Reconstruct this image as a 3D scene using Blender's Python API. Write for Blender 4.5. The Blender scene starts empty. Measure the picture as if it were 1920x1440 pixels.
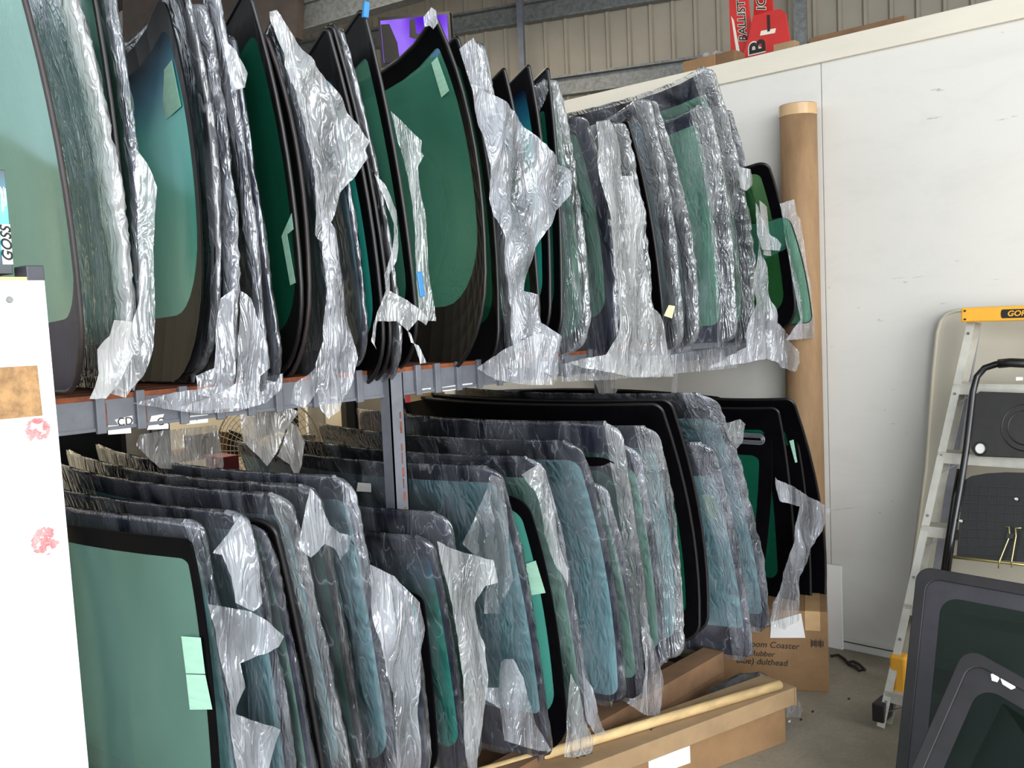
import bpy, bmesh, math, random
from mathutils import Vector, Matrix, noise
from mathutils.geometry import delaunay_2d_cdt
random.seed(7)
PI = math.pi
S = bpy.context.scene
C = S.collection

# ------------------------------------------------------------------ camera
FPX = 1800.0
YAW = math.radians(42.2)
PITCH = math.atan(127 / FPX)
ROLL = math.atan(0.0438)
CAM = Vector((0, 0, 1.6))
Fh = Vector((math.cos(YAW), math.sin(YAW), 0))
Rh = Vector((math.sin(YAW), -math.cos(YAW), 0))
Uz = Vector((0, 0, 1))
FW = Fh * math.cos(PITCH) - Uz * math.sin(PITCH)
UP = Fh * math.sin(PITCH) + Uz * math.cos(PITCH)
CX = Rh * math.cos(ROLL) - UP * math.sin(ROLL)
CY = Rh * math.sin(ROLL) + UP * math.cos(ROLL)
cd = bpy.data.cameras.new('camera')
cam = bpy.data.objects.new('camera', cd)
C.objects.link(cam)
cd.sensor_width = 36
cd.lens = FPX / 1920 * 36
cd.clip_start = 0.05
m = Matrix((CX, CY, -FW)).transposed().to_4x4()
m.translation = CAM
cam.matrix_world = m
S.camera = cam

# ------------------------------------------------------------------ world, lights, exposure
W = bpy.data.worlds.new('daylight')
S.world = W
W.use_nodes = True
bg = W.node_tree.nodes['Background']
bg.inputs[0].default_value = (0.84, 0.93, 1.0, 1)
bg.inputs[1].default_value = 1.6


def area(name, loc, target, sx, sy, power, col):
    l = bpy.data.lights.new(name, 'AREA')
    l.shape = 'RECTANGLE'
    l.size = sx
    l.size_y = sy
    l.energy = power
    l.color = col
    o = bpy.data.objects.new(name, l)
    o.location = loc
    o.rotation_euler = (Vector(target) - Vector(loc)).to_track_quat('-Z', 'Y').to_euler()
    C.objects.link(o)
    return o


# daylight through the roller door behind the photographer and the second door further along
area('door_daylight', (-2.2, -3.6, 2.0), (2.6, 2.2, 1.3), 4.2, 3.2, 430, (0.93, 0.97, 1.0))
area('side_door_daylight', (2.2, -4.2, 2.6), (2.8, 2.2, 1.2), 3.0, 2.4, 150, (1.0, 0.97, 0.92))
area('rear_bay_fill', (2.0, 4.9, 2.25), (2.0, 5.4, 0.6), 1.8, 0.35, 42, (1.0, 0.93, 0.82))  # added fill, no fixture: brightens the rear wall and backlights the glass
area('roof_lamp', (4.2, 5.2, 4.6), (4.0, 6.0, 0.0), 2.2, 1.2, 90, (1.0, 0.88, 0.72))
S.view_settings.view_transform = 'Standard'
S.view_settings.look = 'None'
S.view_settings.gamma = 1
S.view_settings.use_curve_mapping = False
S.view_settings.exposure = 0.14
S.cycles.max_bounces = 6
S.cycles.transparent_max_bounces = 32
S.cycles.diffuse_bounces = 2
S.cycles.glossy_bounces = 2
S.cycles.caustics_reflective = False
S.cycles.caustics_refractive = False
S.cycles.sample_clamp_indirect = 4


# ------------------------------------------------------------------ placing helpers
def ray(px, py):
    return FW + CX * ((px - 960) / FPX) - CY * ((py - 720) / FPX)


def hit(px, py, pt, n):
    d = ray(px, py)
    n = Vector(n)
    return CAM + d * ((Vector(pt) - CAM).dot(n) / d.dot(n))


def atY(px, py, Y): return hit(px, py, (0, Y, 0), (0, 1, 0))
def atX(px, py, X): return hit(px, py, (X, 0, 0), (1, 0, 0))
def atZ(px, py, Z): return hit(px, py, (0, 0, Z), (0, 0, 1))


# ------------------------------------------------------------------ materials
def lin(c):
    return tuple(((x / 255) / 12.92 if x / 255 <= .04045 else ((x / 255 + .055) / 1.055) ** 2.4) for x in c)


def nm(name):
    mt = bpy.data.materials.new(name)
    mt.use_nodes = True
    nt = mt.node_tree
    nt.nodes.clear()
    out = nt.nodes.new('ShaderNodeOutputMaterial')
    return mt, nt, out


def N(nt, t, **kw):
    n = nt.nodes.new(t)
    for k, v in kw.items():
        if k in n.inputs:
            n.inputs[k].default_value = v
        else:
            setattr(n, k, v)
    return n


def ramp(nt, fac, stops):
    r = nt.nodes.new('ShaderNodeValToRGB')
    e = r.color_ramp.elements
    while len(e) < len(stops):
        e.new(0.5)
    for k, (p, c) in enumerate(stops):
        e[k].position = p
        e[k].color = tuple(c) + (1,) if len(c) == 3 else c
    nt.links.new(fac, r.inputs[0])
    return r


def mat(name, col, rough=0.5, metal=0.0, var=0.12, scale=6.0, bump=0.0, bscale=40.0, col2=None, spec=0.5, stretch=(1, 1, 1), emit=None, coat=0):
    """a principled material whose colour is broken up by noise"""
    mt, nt, out = nm(name)
    b = N(nt, 'ShaderNodeBsdfPrincipled')
    b.inputs['Roughness'].default_value = rough
    b.inputs['Metallic'].default_value = metal
    b.inputs['Specular IOR Level'].default_value = spec
    b.inputs['Coat Weight'].default_value = coat
    tc = N(nt, 'ShaderNodeTexCoord')
    mp = N(nt, 'ShaderNodeMapping')
    mp.inputs['Scale'].default_value = stretch
    nt.links.new(tc.outputs['Object'], mp.inputs[0])
    n1 = N(nt, 'ShaderNodeTexNoise', Scale=scale, Detail=6.0, Roughness=0.65)
    nt.links.new(mp.outputs[0], n1.inputs['Vector'])
    c = lin(col)
    c2 = lin(col2) if col2 else tuple(x * (1 - var * 1.6) for x in c)
    r = ramp(nt, n1.outputs[0], [(0.35, c2), (0.62, c)])
    nt.links.new(r.outputs[0], b.inputs['Base Color'])
    if bump:
        n2 = N(nt, 'ShaderNodeTexNoise', Scale=bscale, Detail=4.0)
        nt.links.new(mp.outputs[0], n2.inputs['Vector'])
        bp = N(nt, 'ShaderNodeBump', Strength=bump, Distance=0.01)
        nt.links.new(n2.outputs[0], bp.inputs['Height'])
        nt.links.new(bp.outputs[0], b.inputs['Normal'])
    if emit:
        b.inputs['Emission Color'].default_value = lin(emit[0]) + (1,)
        b.inputs['Emission Strength'].default_value = emit[1]
    nt.links.new(b.outputs[0], out.inputs[0])
    return mt


def glass(name, tint, haze, hz=0.2, band=None, rough=0.10):
    """thin tinted laminated glass; HAZE paints in the glow of light through it; BAND = colour of a shade band along its top edge"""
    mt, nt, out = nm(name)
    uv = N(nt, 'ShaderNodeTexCoord')
    tr = N(nt, 'ShaderNodeBsdfTransparent')
    df = N(nt, 'ShaderNodeBsdfDiffuse')
    gl = N(nt, 'ShaderNodeBsdfGlossy', Roughness=rough)
    gl.inputs['Color'].default_value = (0.85, 0.95, 0.95, 1)
    if band:
        sp = N(nt, 'ShaderNodeSeparateXYZ')
        nt.links.new(uv.outputs['UV'], sp.inputs[0])
        r1 = ramp(nt, sp.outputs[1], [(0.0, tint), (0.70, tint), (0.80, band[1]), (0.90, band[0])])
        r2 = ramp(nt, sp.outputs[1], [(0.0, haze), (0.70, haze), (0.82, tuple(x * 0.9 for x in band[1])), (0.92, tuple(x * .6 for x in band[0]))])
        nt.links.new(r1.outputs[0], tr.inputs[0])
        nt.links.new(r2.outputs[0], df.inputs[0])
    else:
        tr.inputs[0].default_value = tuple(tint) + (1,)
        df.inputs[0].default_value = tuple(haze) + (1,)
    ns = N(nt, 'ShaderNodeTexNoise', Scale=2.2, Detail=5.0, Roughness=0.6)
    mp = N(nt, 'ShaderNodeMapping')
    mp.inputs['Scale'].default_value = (1, 1, 0.35)
    nt.links.new(uv.outputs['Object'], mp.inputs[0])
    nt.links.new(mp.outputs[0], ns.inputs['Vector'])
    mr = N(nt, 'ShaderNodeMapRange')
    mr.inputs['From Min'].default_value = 0.3
    mr.inputs['From Max'].default_value = 0.7
    mr.inputs['To Min'].default_value = hz * 0.6
    mr.inputs['To Max'].default_value = hz * 1.5
    nt.links.new(ns.outputs[0], mr.inputs[0])
    m1 = N(nt, 'ShaderNodeMixShader')
    nt.links.new(mr.outputs[0], m1.inputs[0])
    nt.links.new(tr.outputs[0], m1.inputs[1])
    nt.links.new(df.outputs[0], m1.inputs[2])
    fr = N(nt, 'ShaderNodeFresnel', IOR=1.3)
    m2 = N(nt, 'ShaderNodeMixShader')
    ml = N(nt, 'ShaderNodeMath', operation='MULTIPLY')
    ml.inputs[1].default_value = 0.55
    nt.links.new(fr.outputs[0], ml.inputs[0])
    nt.links.new(ml.outputs[0], m2.inputs[0])
    nt.links.new(m1.outputs[0], m2.inputs[1])
    nt.links.new(gl.outputs[0], m2.inputs[2])
    nt.links.new(m2.outputs[0], out.inputs[0])
    return mt


def film(name, lo, hi, col=(0.86, 0.88, 0.97), stretch=(9, 9, 2.2), bump=0.5, cr=0.3):
    """crumpled polythene: clear where flat, milky along its creases"""
    mt, nt, out = nm(name)
    tc = N(nt, 'ShaderNodeTexCoord')
    mp = N(nt, 'ShaderNodeMapping')
    mp.inputs['Scale'].default_value = stretch
    mp.inputs['Rotation'].default_value = (0.25, -0.12, 0.1)
    nt.links.new(tc.outputs['Object'], mp.inputs[0])
    n1 = N(nt, 'ShaderNodeTexNoise', Scale=1.0, Detail=2.2, Roughness=0.5, Distortion=0.8)
    nt.links.new(mp.outputs[0], n1.inputs['Vector'])
    n3 = N(nt, 'ShaderNodeTexNoise', Scale=1.3, Detail=2.0, Roughness=0.5, Distortion=1.5)
    nt.links.new(mp.outputs[0], n3.inputs['Vector'])
    # ridged creases
    a = N(nt, 'ShaderNodeMath', operation='SUBTRACT')
    a.inputs[1].default_value = 0.5
    nt.links.new(n3.outputs[0], a.inputs[0])
    ab = N(nt, 'ShaderNodeMath', operation='ABSOLUTE')
    nt.links.new(a.outputs[0], ab.inputs[0])
    mrc = N(nt, 'ShaderNodeMapRange')
    mrc.inputs['From Min'].default_value = 0.0
    mrc.inputs['From Max'].default_value = 0.012
    mrc.inputs['To Min'].default_value = cr
    mrc.inputs['To Max'].default_value = 0.0
    nt.links.new(ab.outputs[0], mrc.inputs[0])
    mr = N(nt, 'ShaderNodeMapRange')
    mr.inputs['From Min'].default_value = 0.36
    mr.inputs['From Max'].default_value = 0.74
    mr.inputs['To Min'].default_value = lo
    mr.inputs['To Max'].default_value = hi
    nt.links.new(n1.outputs[0], mr.inputs[0])
    add = N(nt, 'ShaderNodeMath', operation='ADD')
    add.use_clamp = True
    nt.links.new(mr.outputs[0], add.inputs[0])
    nt.links.new(mrc.outputs[0], add.inputs[1])
    bp = N(nt, 'ShaderNodeBump', Strength=bump, Distance=0.012)
    n5 = N(nt, 'ShaderNodeTexNoise', Scale=2.4, Detail=2.0, Roughness=0.5, Distortion=2.2)
    nt.links.new(mp.outputs[0], n5.inputs['Vector'])
    s5 = N(nt, 'ShaderNodeMath', operation='SUBTRACT')
    s5.inputs[1].default_value = 0.5
    nt.links.new(n5.outputs[0], s5.inputs[0])
    a5 = N(nt, 'ShaderNodeMath', operation='ABSOLUTE')
    nt.links.new(s5.outputs[0], a5.inputs[0])
    ad5 = N(nt, 'ShaderNodeMath', operation='MULTIPLY_ADD')
    ad5.inputs[1].default_value = 2.0
    nt.links.new(a5.outputs[0], ad5.inputs[0])
    nt.links.new(n1.outputs[0], ad5.inputs[2])
    nt.links.new(ad5.outputs[0], bp.inputs['Height'])
    tr = N(nt, 'ShaderNodeBsdfTransparent')
    tr.inputs[0].default_value = (0.97, 0.98, 0.98, 1)
    df = N(nt, 'ShaderNodeBsdfDiffuse')
    df.inputs[0].default_value = tuple(col) + (1,)
    tl = N(nt, 'ShaderNodeBsdfTranslucent')
    tl.inputs[0].default_value = tuple(col) + (1,)
    gl = N(nt, 'ShaderNodeBsdfGlossy', Roughness=0.10)
    gl.inputs['Color'].default_value = (0.95, 0.97, 1, 1)
    for s_ in (df, gl, tl):
        nt.links.new(bp.outputs[0], s_.inputs['Normal'])
    m0 = N(nt, 'ShaderNodeMixShader')
    m0.inputs[0].default_value = 0.35
    nt.links.new(df.outputs[0], m0.inputs[1])
    nt.links.new(tl.outputs[0], m0.inputs[2])
    m1 = N(nt, 'ShaderNodeMixShader')
    nt.links.new(add.outputs[0], m1.inputs[0])
    nt.links.new(tr.outputs[0], m1.inputs[1])
    nt.links.new(m0.outputs[0], m1.inputs[2])
    fr = N(nt, 'ShaderNodeFresnel', IOR=1.5)
    nt.links.new(bp.outputs[0], fr.inputs['Normal'])
    sc = N(nt, 'ShaderNodeMath', operation='MULTIPLY_ADD')
    sc.inputs[1].default_value = 1.0
    sc.inputs[2].default_value = 0.05
    sc.use_clamp = True
    nt.links.new(fr.outputs[0], sc.inputs[0])
    m2 = N(nt, 'ShaderNodeMixShader')
    nt.links.new(sc.outputs[0], m2.inputs[0])
    nt.links.new(m1.outputs[0], m2.inputs[1])
    nt.links.new(gl.outputs[0], m2.inputs[2])
    nt.links.new(m2.outputs[0], out.inputs[0])
    return mt


BAND = ((0.01, 0.03, 0.08), (0.03, 0.22, 0.36))
M = {
    'g_green': glass('green_glass', (0.74, 0.93, 0.84), (0.11, 0.38, 0.27), 0.34),
    'g_sage': glass('sage_glass', (0.74, 0.90, 0.84), (0.24, 0.42, 0.35), 0.32),
    'g_dark': glass('dark_green_glass', (0.50, 0.76, 0.64), (0.015, 0.17, 0.10), 0.36),
    'g_teal': glass('teal_glass', (0.60, 0.94, 0.88), (0.13, 0.50, 0.41), 0.50),
    'g_pale': glass('pale_green_glass', (0.82, 0.95, 0.88), (0.46, 0.80, 0.66), 0.46),
    'g_blue': glass('pale_blue_glass', (0.78, 0.93, 0.95), (0.48, 0.84, 0.94), 0.6),
    'g_tealband': glass('teal_glass_with_shade_band', (0.60, 0.94, 0.88), (0.05, 0.56, 0.46), 0.66, band=BAND),
    'g_greenband': glass('green_glass_with_shade_band', (0.42, 0.72, 0.62), (0.05, 0.26, 0.22), 0.3, band=BAND),
    'g_mint': glass('mint_glass', (0.80, 0.94, 0.88), (0.26, 0.60, 0.44), 0.75),
    'g_olive': glass('olive_green_glass', (0.52, 0.72, 0.50), (0.035, 0.15, 0.05), 0.36),
    'g_smoke': glass('smoked_glass', (0.30, 0.38, 0.33), (0.010, 0.016, 0.012), 0.4),
    'frit': mat('black_ceramic_border', (12, 11, 14), rough=0.3, var=0.2, scale=9, spec=0.06),
    'fritblue': mat('navy_black_border', (30, 34, 62), rough=0.35, var=0.3, scale=5, spec=0.1),  # near-black border toned towards navy
    'trim': mat('black_rubber_trim', (24, 20, 21), rough=0.42, var=0.2, scale=30),
    'trimbrown': mat('brown_black_rubber_trim', (52, 42, 42), rough=0.5, var=0.2, scale=30),
    'edge': mat('ground_glass_edge', (34, 48, 48), rough=0.3, var=0.3, scale=30),
    'f_clear': film('clear_film', 0.02, 0.22, cr=0.2, bump=0.28),
    'f_mid': film('cloudy_film', 0.10, 0.56, cr=0.3, bump=0.8),
    'f_milk': film('milky_film', 0.16, 0.64, col=(0.84, 0.86, 0.88), cr=0.25, bump=0.8),
    'f_white': film('white_film', 0.55, 0.95, col=(0.9, 0.9, 0.9), cr=0.1),
    'f_grey': film('dusty_grey_film', 0.42, 0.82, col=(0.42, 0.40, 0.38), cr=0.1),
    'wall': mat('white_painted_board', (216, 213, 206), rough=0.55, var=0.03, scale=1.6, bump=0.05, bscale=200),
    'cap': mat('cream_timber_cap', (224, 216, 200), rough=0.5, var=0.06, scale=5, stretch=(1, .2, 1)),
    'cream': mat('cream_wall_paint', (214, 200, 172), rough=0.6, var=0.05, scale=2),
    'board': mat('white_laminate_board', (250, 249, 246), rough=0.35, var=0.015, scale=3),
    'chip': mat('bare_chipboard', (176, 136, 92), rough=0.8, var=0.3, scale=40, bump=0.3, bscale=120),
    'stamp': mat('faded_red_stamp', (176, 104, 106), rough=0.7, col2=(200, 150, 150), scale=60, bump=0),
    'steel': mat('grey_painted_steel', (112, 114, 122), rough=0.45, metal=0.1, var=0.15, scale=12),
    'steeld': mat('dark_grey_steel', (66, 67, 74), rough=0.5, metal=0.1, var=0.2, scale=12),
    'galv': mat('galvanised_steel', (128, 130, 128), rough=0.45, metal=0.35, var=0.25, scale=25),
    'rust': mat('rusty_orange_steel', (150, 78, 38), rough=0.75, var=0.5, scale=18, col2=(86, 50, 36)),
    'clad': mat('beige_ribbed_cladding', (160, 150, 134), rough=0.5, var=0.1, scale=1.5),
    'roof': mat('dark_roof_lining', (72, 62, 55), rough=0.8, var=0.25, scale=3),
    'floor': None,
    'card': mat('brown_cardboard', (146, 112, 77), rough=0.85, var=0.12, scale=7, bump=0.08, bscale=60),
    'cardl': mat('light_cardboard', (158, 130, 96), rough=0.85, var=0.12, scale=7, bump=0.08, bscale=60),
    'cardd': mat('dark_cardboard', (128, 96, 68), rough=0.85, var=0.2, scale=7),
    'tape': mat('packing_tape', (196, 160, 116), rough=0.25, var=0.1, scale=10),
    'tube': mat('kraft_paper_tube', (152, 121, 88), rough=0.8, col2=(132, 102, 72), scale=5, stretch=(2, 2, .6), bump=0.05),
    'wood': mat('pale_pine', (216, 184, 132), rough=0.6, var=0.18, scale=5, stretch=(1, 8, 8)),
    'paper': mat('white_paper', (232, 230, 226), rough=0.7, var=0.04),
    'sticker': mat('pale_green_sticker', (178, 226, 200), rough=0.6, var=0.08, scale=18, stretch=(1, 1, 5)),
    'stickery': mat('cream_sticker', (226, 216, 170), rough=0.6, var=0.06),
    'ink': mat('black_ink', (26, 24, 24), rough=0.7, var=0.1),
    'white': mat('white_print', (244, 244, 244), rough=0.5, var=0.02),
    'red': mat('red_coreflute', (196, 34, 28), rough=0.45, var=0.12, scale=4),
    'dred': mat('dull_dark_red', (120, 40, 42), rough=0.6, var=0.2, scale=8),
    'yellow': mat('yellow_moulded_plastic', (242, 174, 52), rough=0.4, var=0.06, scale=12),
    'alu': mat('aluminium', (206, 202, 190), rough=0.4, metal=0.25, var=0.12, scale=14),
    'alud': mat('shade_toned_aluminium', (160, 160, 166), rough=0.45, metal=0.3, var=0.12, scale=14),  # darker copy of the aluminium, shade put into its colour
    'blackp': mat('black_plastic', (24, 22, 21), rough=0.4, var=0.2, scale=20),
    'blackt': mat('black_enamel_tube', (20, 19, 20), rough=0.22, var=0.1, scale=20),
    'greyp': mat('charcoal_plastic', (40, 37, 35), rough=0.5, var=0.15, scale=30),
    'seal': mat('charcoal_rubber_seal', (38, 35, 38), rough=0.55, var=0.25, scale=8),
    'seal2': mat('lighter_charcoal_rubber', (56, 53, 59), rough=0.5, var=0.2, scale=8),
    'brass': mat('brass_wire', (190, 176, 120), rough=0.3, metal=0.8, var=0.1),
    'table': mat('cream_plastic_table', (206, 198, 180), rough=0.5, var=0.04, scale=3),
    'blue': mat('blue_tape', (58, 132, 190), rough=0.3, var=0.1),
    'pink': mat('pink_tag', (250, 90, 110), rough=0.6, var=0.05),
    'fanw': mat('beige_fan_wire', (176, 156, 120), rough=0.5, var=0.1),
    'dirt': mat('dark_debris', (50, 44, 40), rough=0.9, var=0.3),
}


def floor_mat():
    mt, nt, out = nm('worn_concrete')
    b = N(nt, 'ShaderNodeBsdfPrincipled')
    tc = N(nt, 'ShaderNodeTexCoord')
    n1 = N(nt, 'ShaderNodeTexNoise', Scale=1.7, Detail=8.0, Roughness=0.65)
    n2 = N(nt, 'ShaderNodeTexNoise', Scale=60.0, Detail=3.0)
    nt.links.new(tc.outputs['Object'], n1.inputs['Vector'])
    nt.links.new(tc.outputs['Object'], n2.inputs['Vector'])
    r = ramp(nt, n1.outputs[0], [(0.3, lin((130, 121, 106))), (0.5, lin((156, 147, 130))), (0.7, lin((172, 164, 147)))])
    mx = N(nt, 'ShaderNodeMix', data_type='RGBA', blend_type='MULTIPLY')
    mx.inputs[0].default_value = 0.35
    nt.links.new(r.outputs[0], mx.inputs[6])
    nt.links.new(n2.outputs[0], mx.inputs[7])
    nt.links.new(mx.outputs[2], b.inputs['Base Color'])
    b.inputs['Roughness'].default_value = 0.55
    nt.links.new(b.outputs[0], out.inputs[0])
    return mt


M['floor'] = floor_mat()


def wall_mat():
    mt, nt, out = nm('scuffed_white_wall')
    b = N(nt, 'ShaderNodeBsdfPrincipled', Roughness=0.5)
    tc = N(nt, 'ShaderNodeTexCoord')
    mp = N(nt, 'ShaderNodeMapping')
    mp.inputs['Scale'].default_value = (1, 1.1, 2.6)
    nt.links.new(tc.outputs['Object'], mp.inputs[0])
    n1 = N(nt, 'ShaderNodeTexNoise', Scale=2.2, Detail=9.0, Roughness=0.72, Distortion=0.6)
    nt.links.new(mp.outputs[0], n1.inputs['Vector'])
    r = ramp(nt, n1.outputs[0], [(0.16, lin((182, 178, 171))), (0.28, lin((211, 207, 200))), (0.5, lin((217, 213, 206)))])
    nt.links.new(r.outputs[0], b.inputs['Base Color'])
    nt.links.new(b.outputs[0], out.inputs[0])
    return mt


M['wallscuff'] = wall_mat()


# ------------------------------------------------------------------ mesh helpers
def empty(name, loc, label=None, cat=None, group=None):
    o = bpy.data.objects.new(name, None)
    o.empty_display_size = 0.05
    o.location = loc
    C.objects.link(o)
    tag(o, label, cat, group)
    return o


def tag(o, label=None, cat=None, group=None, kind=None):
    if label: o['label'] = label
    if cat: o['category'] = cat
    if group: o['group'] = group
    if kind: o['kind'] = kind
    return o


def obj(name, verts, faces, mt, parent=None, smooth=False, uvs=None, label=None):
    """one mesh object from world-space verts; moved under PARENT with its origin there"""
    if parent is not None:
        org = parent_world(parent)
    else:
        v0 = [Vector(v) for v in verts]
        org = Vector((sum(v.x for v in v0) / len(v0), sum(v.y for v in v0) / len(v0), min(v.z for v in v0)))
    me = bpy.data.meshes.new(name)
    me.from_pydata([tuple(Vector(v) - org) for v in verts], [], faces)
    if uvs:
        l = me.uv_layers.new(name='UVMap')
        for lp in me.loops:
            l.data[lp.index].uv = uvs[lp.vertex_index]
    if smooth:
        me.polygons.foreach_set('use_smooth', [True] * len(me.polygons))
    for mm in (mt if isinstance(mt, (list, tuple)) else [mt]):
        me.materials.append(M[mm] if isinstance(mm, str) else mm)
    me.update()
    o = bpy.data.objects.new(name, me)
    if parent is not None:
        o.parent = parent
    else:
        o.location = org
    C.objects.link(o)
    if label: o['label'] = label
    return o


def parent_world(p):
    v = Vector((0, 0, 0))
    while p is not None:
        v += Vector(p.location)
        p = p.parent
    return v


def box_vf(lo, hi):
    x0, y0, z0 = lo
    x1, y1, z1 = hi
    v = [(x0, y0, z0), (x1, y0, z0), (x1, y1, z0), (x0, y1, z0), (x0, y0, z1), (x1, y0, z1), (x1, y1, z1), (x0, y1, z1)]
    f = [(0, 3, 2, 1), (4, 5, 6, 7), (0, 1, 5, 4), (1, 2, 6, 5), (2, 3, 7, 6), (3, 0, 4, 7)]
    return v, f


class MB:
    def __init__(s): s.v = []; s.f = []

    def add(s, v, f):
        k = len(s.v)
        s.v += [tuple(x) for x in v]
        s.f += [tuple(i + k for i in q) for q in f]
        return s

    def box(s, lo, hi): return s.add(*box_vf(lo, hi))

    def obox(s, c, ax, ay, az):
        """box about centre C with half-vectors"""
        c = Vector(c); ax = Vector(ax); ay = Vector(ay); az = Vector(az)
        v = [c + ax * i + ay * j + az * k for k in (-1, 1) for (i, j) in ((-1, -1), (1, -1), (1, 1), (-1, 1))]
        f = [(0, 3, 2, 1), (4, 5, 6, 7), (0, 1, 5, 4), (1, 2, 6, 5), (2, 3, 7, 6), (3, 0, 4, 7)]
        return s.add(v, f)

    def bar(s, a, b, w, h, up=(0, 0, 1)):
        a = Vector(a); b = Vector(b); d = (b - a); L = d.length; d.normalize()
        sd = d.cross(Vector(up)).normalized(); u = sd.cross(d).normalized()
        return s.obox((a + b) / 2, d * L / 2, sd * w / 2, u * h / 2)

    def tube(s, pts, r, n=8, close=False, caps=True):
        pts = [Vector(p) for p in pts]
        rs = r if isinstance(r, (list, tuple)) else [r] * len(pts)
        k0 = len(s.v)
        prev = None
        for i, p in enumerate(pts):
            if close:
                d = pts[(i + 1) % len(pts)] - pts[i - 1]
            else:
                d = pts[min(i + 1, len(pts) - 1)] - pts[max(i - 1, 0)]
            d.normalize()
            if prev is None:
                a = Vector((0, 0, 1)) if abs(d.z) < .9 else Vector((1, 0, 0))
                sd = d.cross(a).normalized()
            else:
                sd = (prev - d * prev.dot(d)).normalized()
            prev = sd
            u = d.cross(sd)
            for j in range(n):
                t = 2 * PI * j / n
                s.v.append(tuple(p + (sd * math.cos(t) + u * math.sin(t)) * rs[i]))
        m_ = len(pts)
        for i in range(m_ if close else m_ - 1):
            a = k0 + i * n
            b = k0 + ((i + 1) % m_) * n
            for j in range(n):
                s.f.append((a + j, a + (j + 1) % n, b + (j + 1) % n, b + j))
        if caps and not close:
            s.f.append(tuple(k0 + j for j in range(n))[::-1])
            s.f.append(tuple(k0 + (m_ - 1) * n + j for j in range(n)))
        return s

    def prism(s, poly, off):
        """closed prism from a planar polygon, extruded by OFF"""
        off = Vector(off)
        n = len(poly)
        k = len(s.v)
        s.v += [tuple(Vector(p)) for p in poly] + [tuple(Vector(p) + off) for p in poly]
        s.f.append(tuple(range(k, k + n)))
        s.f.append(tuple(range(k + 2 * n - 1, k + n - 1, -1)))
        for i in range(n):
            s.f.append((k + i, k + (i + 1) % n, k + n + (i + 1) % n, k + n + i))
        return s

    def ring(s, outer, inner, off):
        off = Vector(off)
        n = len(outer)
        k = len(s.v)
        s.v += [tuple(Vector(p)) for p in outer] + [tuple(Vector(p)) for p in inner] + [tuple(Vector(p) + off) for p in outer] + [tuple(Vector(p) + off) for p in inner]
        for i in range(n):
            j = (i + 1) % n
            s.f += [(k + i, k + j, k + n + j, k + n + i), (k + 2 * n + j, k + 2 * n + i, k + 3 * n + i, k + 3 * n + j),
                    (k + j, k + i, k + 2 * n + i, k + 2 * n + j), (k + n + i, k + n + j, k + 3 * n + j, k + 3 * n + i)]
        return s

    def make(s, name, mt, parent=None, smooth=False, bevel=0, label=None):
        o = obj(name, s.v, s.f, mt, parent, smooth, label=label)
        if bevel:
            b = o.modifiers.new('bevel', 'BEVEL')
            b.width = bevel
            b.segments = 2
            b.limit_method = 'ANGLE'
            b.angle_limit = 0.9
        return o


def text(s, size, origin, right, up, mt, parent, shear=0, extrude=0.0004, name='lettering', bold=0.0, sx=1.0):
    cu = bpy.data.curves.new(name, 'FONT')
    cu.body = s
    cu.size = size
    cu.shear = shear
    cu.extrude = extrude
    cu.offset = bold
    cu.materials.append(M[mt])
    cu.align_x = 'CENTER'
    cu.align_y = 'CENTER'
    tmp = bpy.data.objects.new('tmp', cu)
    C.objects.link(tmp)
    dg = bpy.context.evaluated_depsgraph_get()
    me = bpy.data.meshes.new_from_object(tmp.evaluated_get(dg))
    bpy.data.objects.remove(tmp)
    o = bpy.data.objects.new(name, me)
    r = Vector(right).normalized()
    u = (Vector(up) - r * Vector(up).dot(r)).normalized()
    mm = Matrix((r * sx, u, r.cross(u))).transposed().to_4x4()
    if parent is not None:
        o.parent = parent
        mm.translation = Vector(origin) - parent_world(parent)
    else:
        mm.translation = Vector(origin)
    o.matrix_local = mm
    C.objects.link(o)
    return o


def struct(o): o['kind'] = 'structure'; return o


# ------------------------------------------------------------------ the setting
XW = 4.22
ZT = atX(1360, 120, XW).z
struct(obj('floor', [(-14, -12, 0), (9, -12, 0), (9, 14, 0), (-14, 14, 0)], [(0, 1, 2, 3)], 'floor'))
seamY = atX(1545, 400, XW).y
wr = struct(MB().box((XW + 0.012, -2.2, 0), (XW + 0.09, 5.6, ZT - 0.09)).make('wall_right', 'wall'))
y0 = seamY - 2.4
panY = [-2.2, seamY - 2.4, seamY - 1.2, seamY, seamY + 1.2, seamY + 2.4, 5.6]
for a, b in zip(panY[:-1], panY[1:]):
    MB().box((XW, a + 0.002, 0.0), (XW + 0.0125, b - 0.002, ZT - 0.09)).make('panel', 'wallscuff', wr)
struct(MB().box((XW - 0.022, -2.2, ZT - 0.095), (XW + 0.11, 5.6, ZT)).make('trim_1', 'cap', bevel=0.003))
ZB = atX(1630, 1214, XW).z
struct(MB().box((XW - 0.014, -2.2, 0), (XW, 3.0, max(0.05, ZB))).make('baseboard_right', 'wall', bevel=0.002))
# rear and left walls of the bay behind the rack
struct(MB().box((-1.6, 5.6, 0), (XW + 0.1, 5.7, 2.35)).make('wall_rear', 'cream'))

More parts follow.
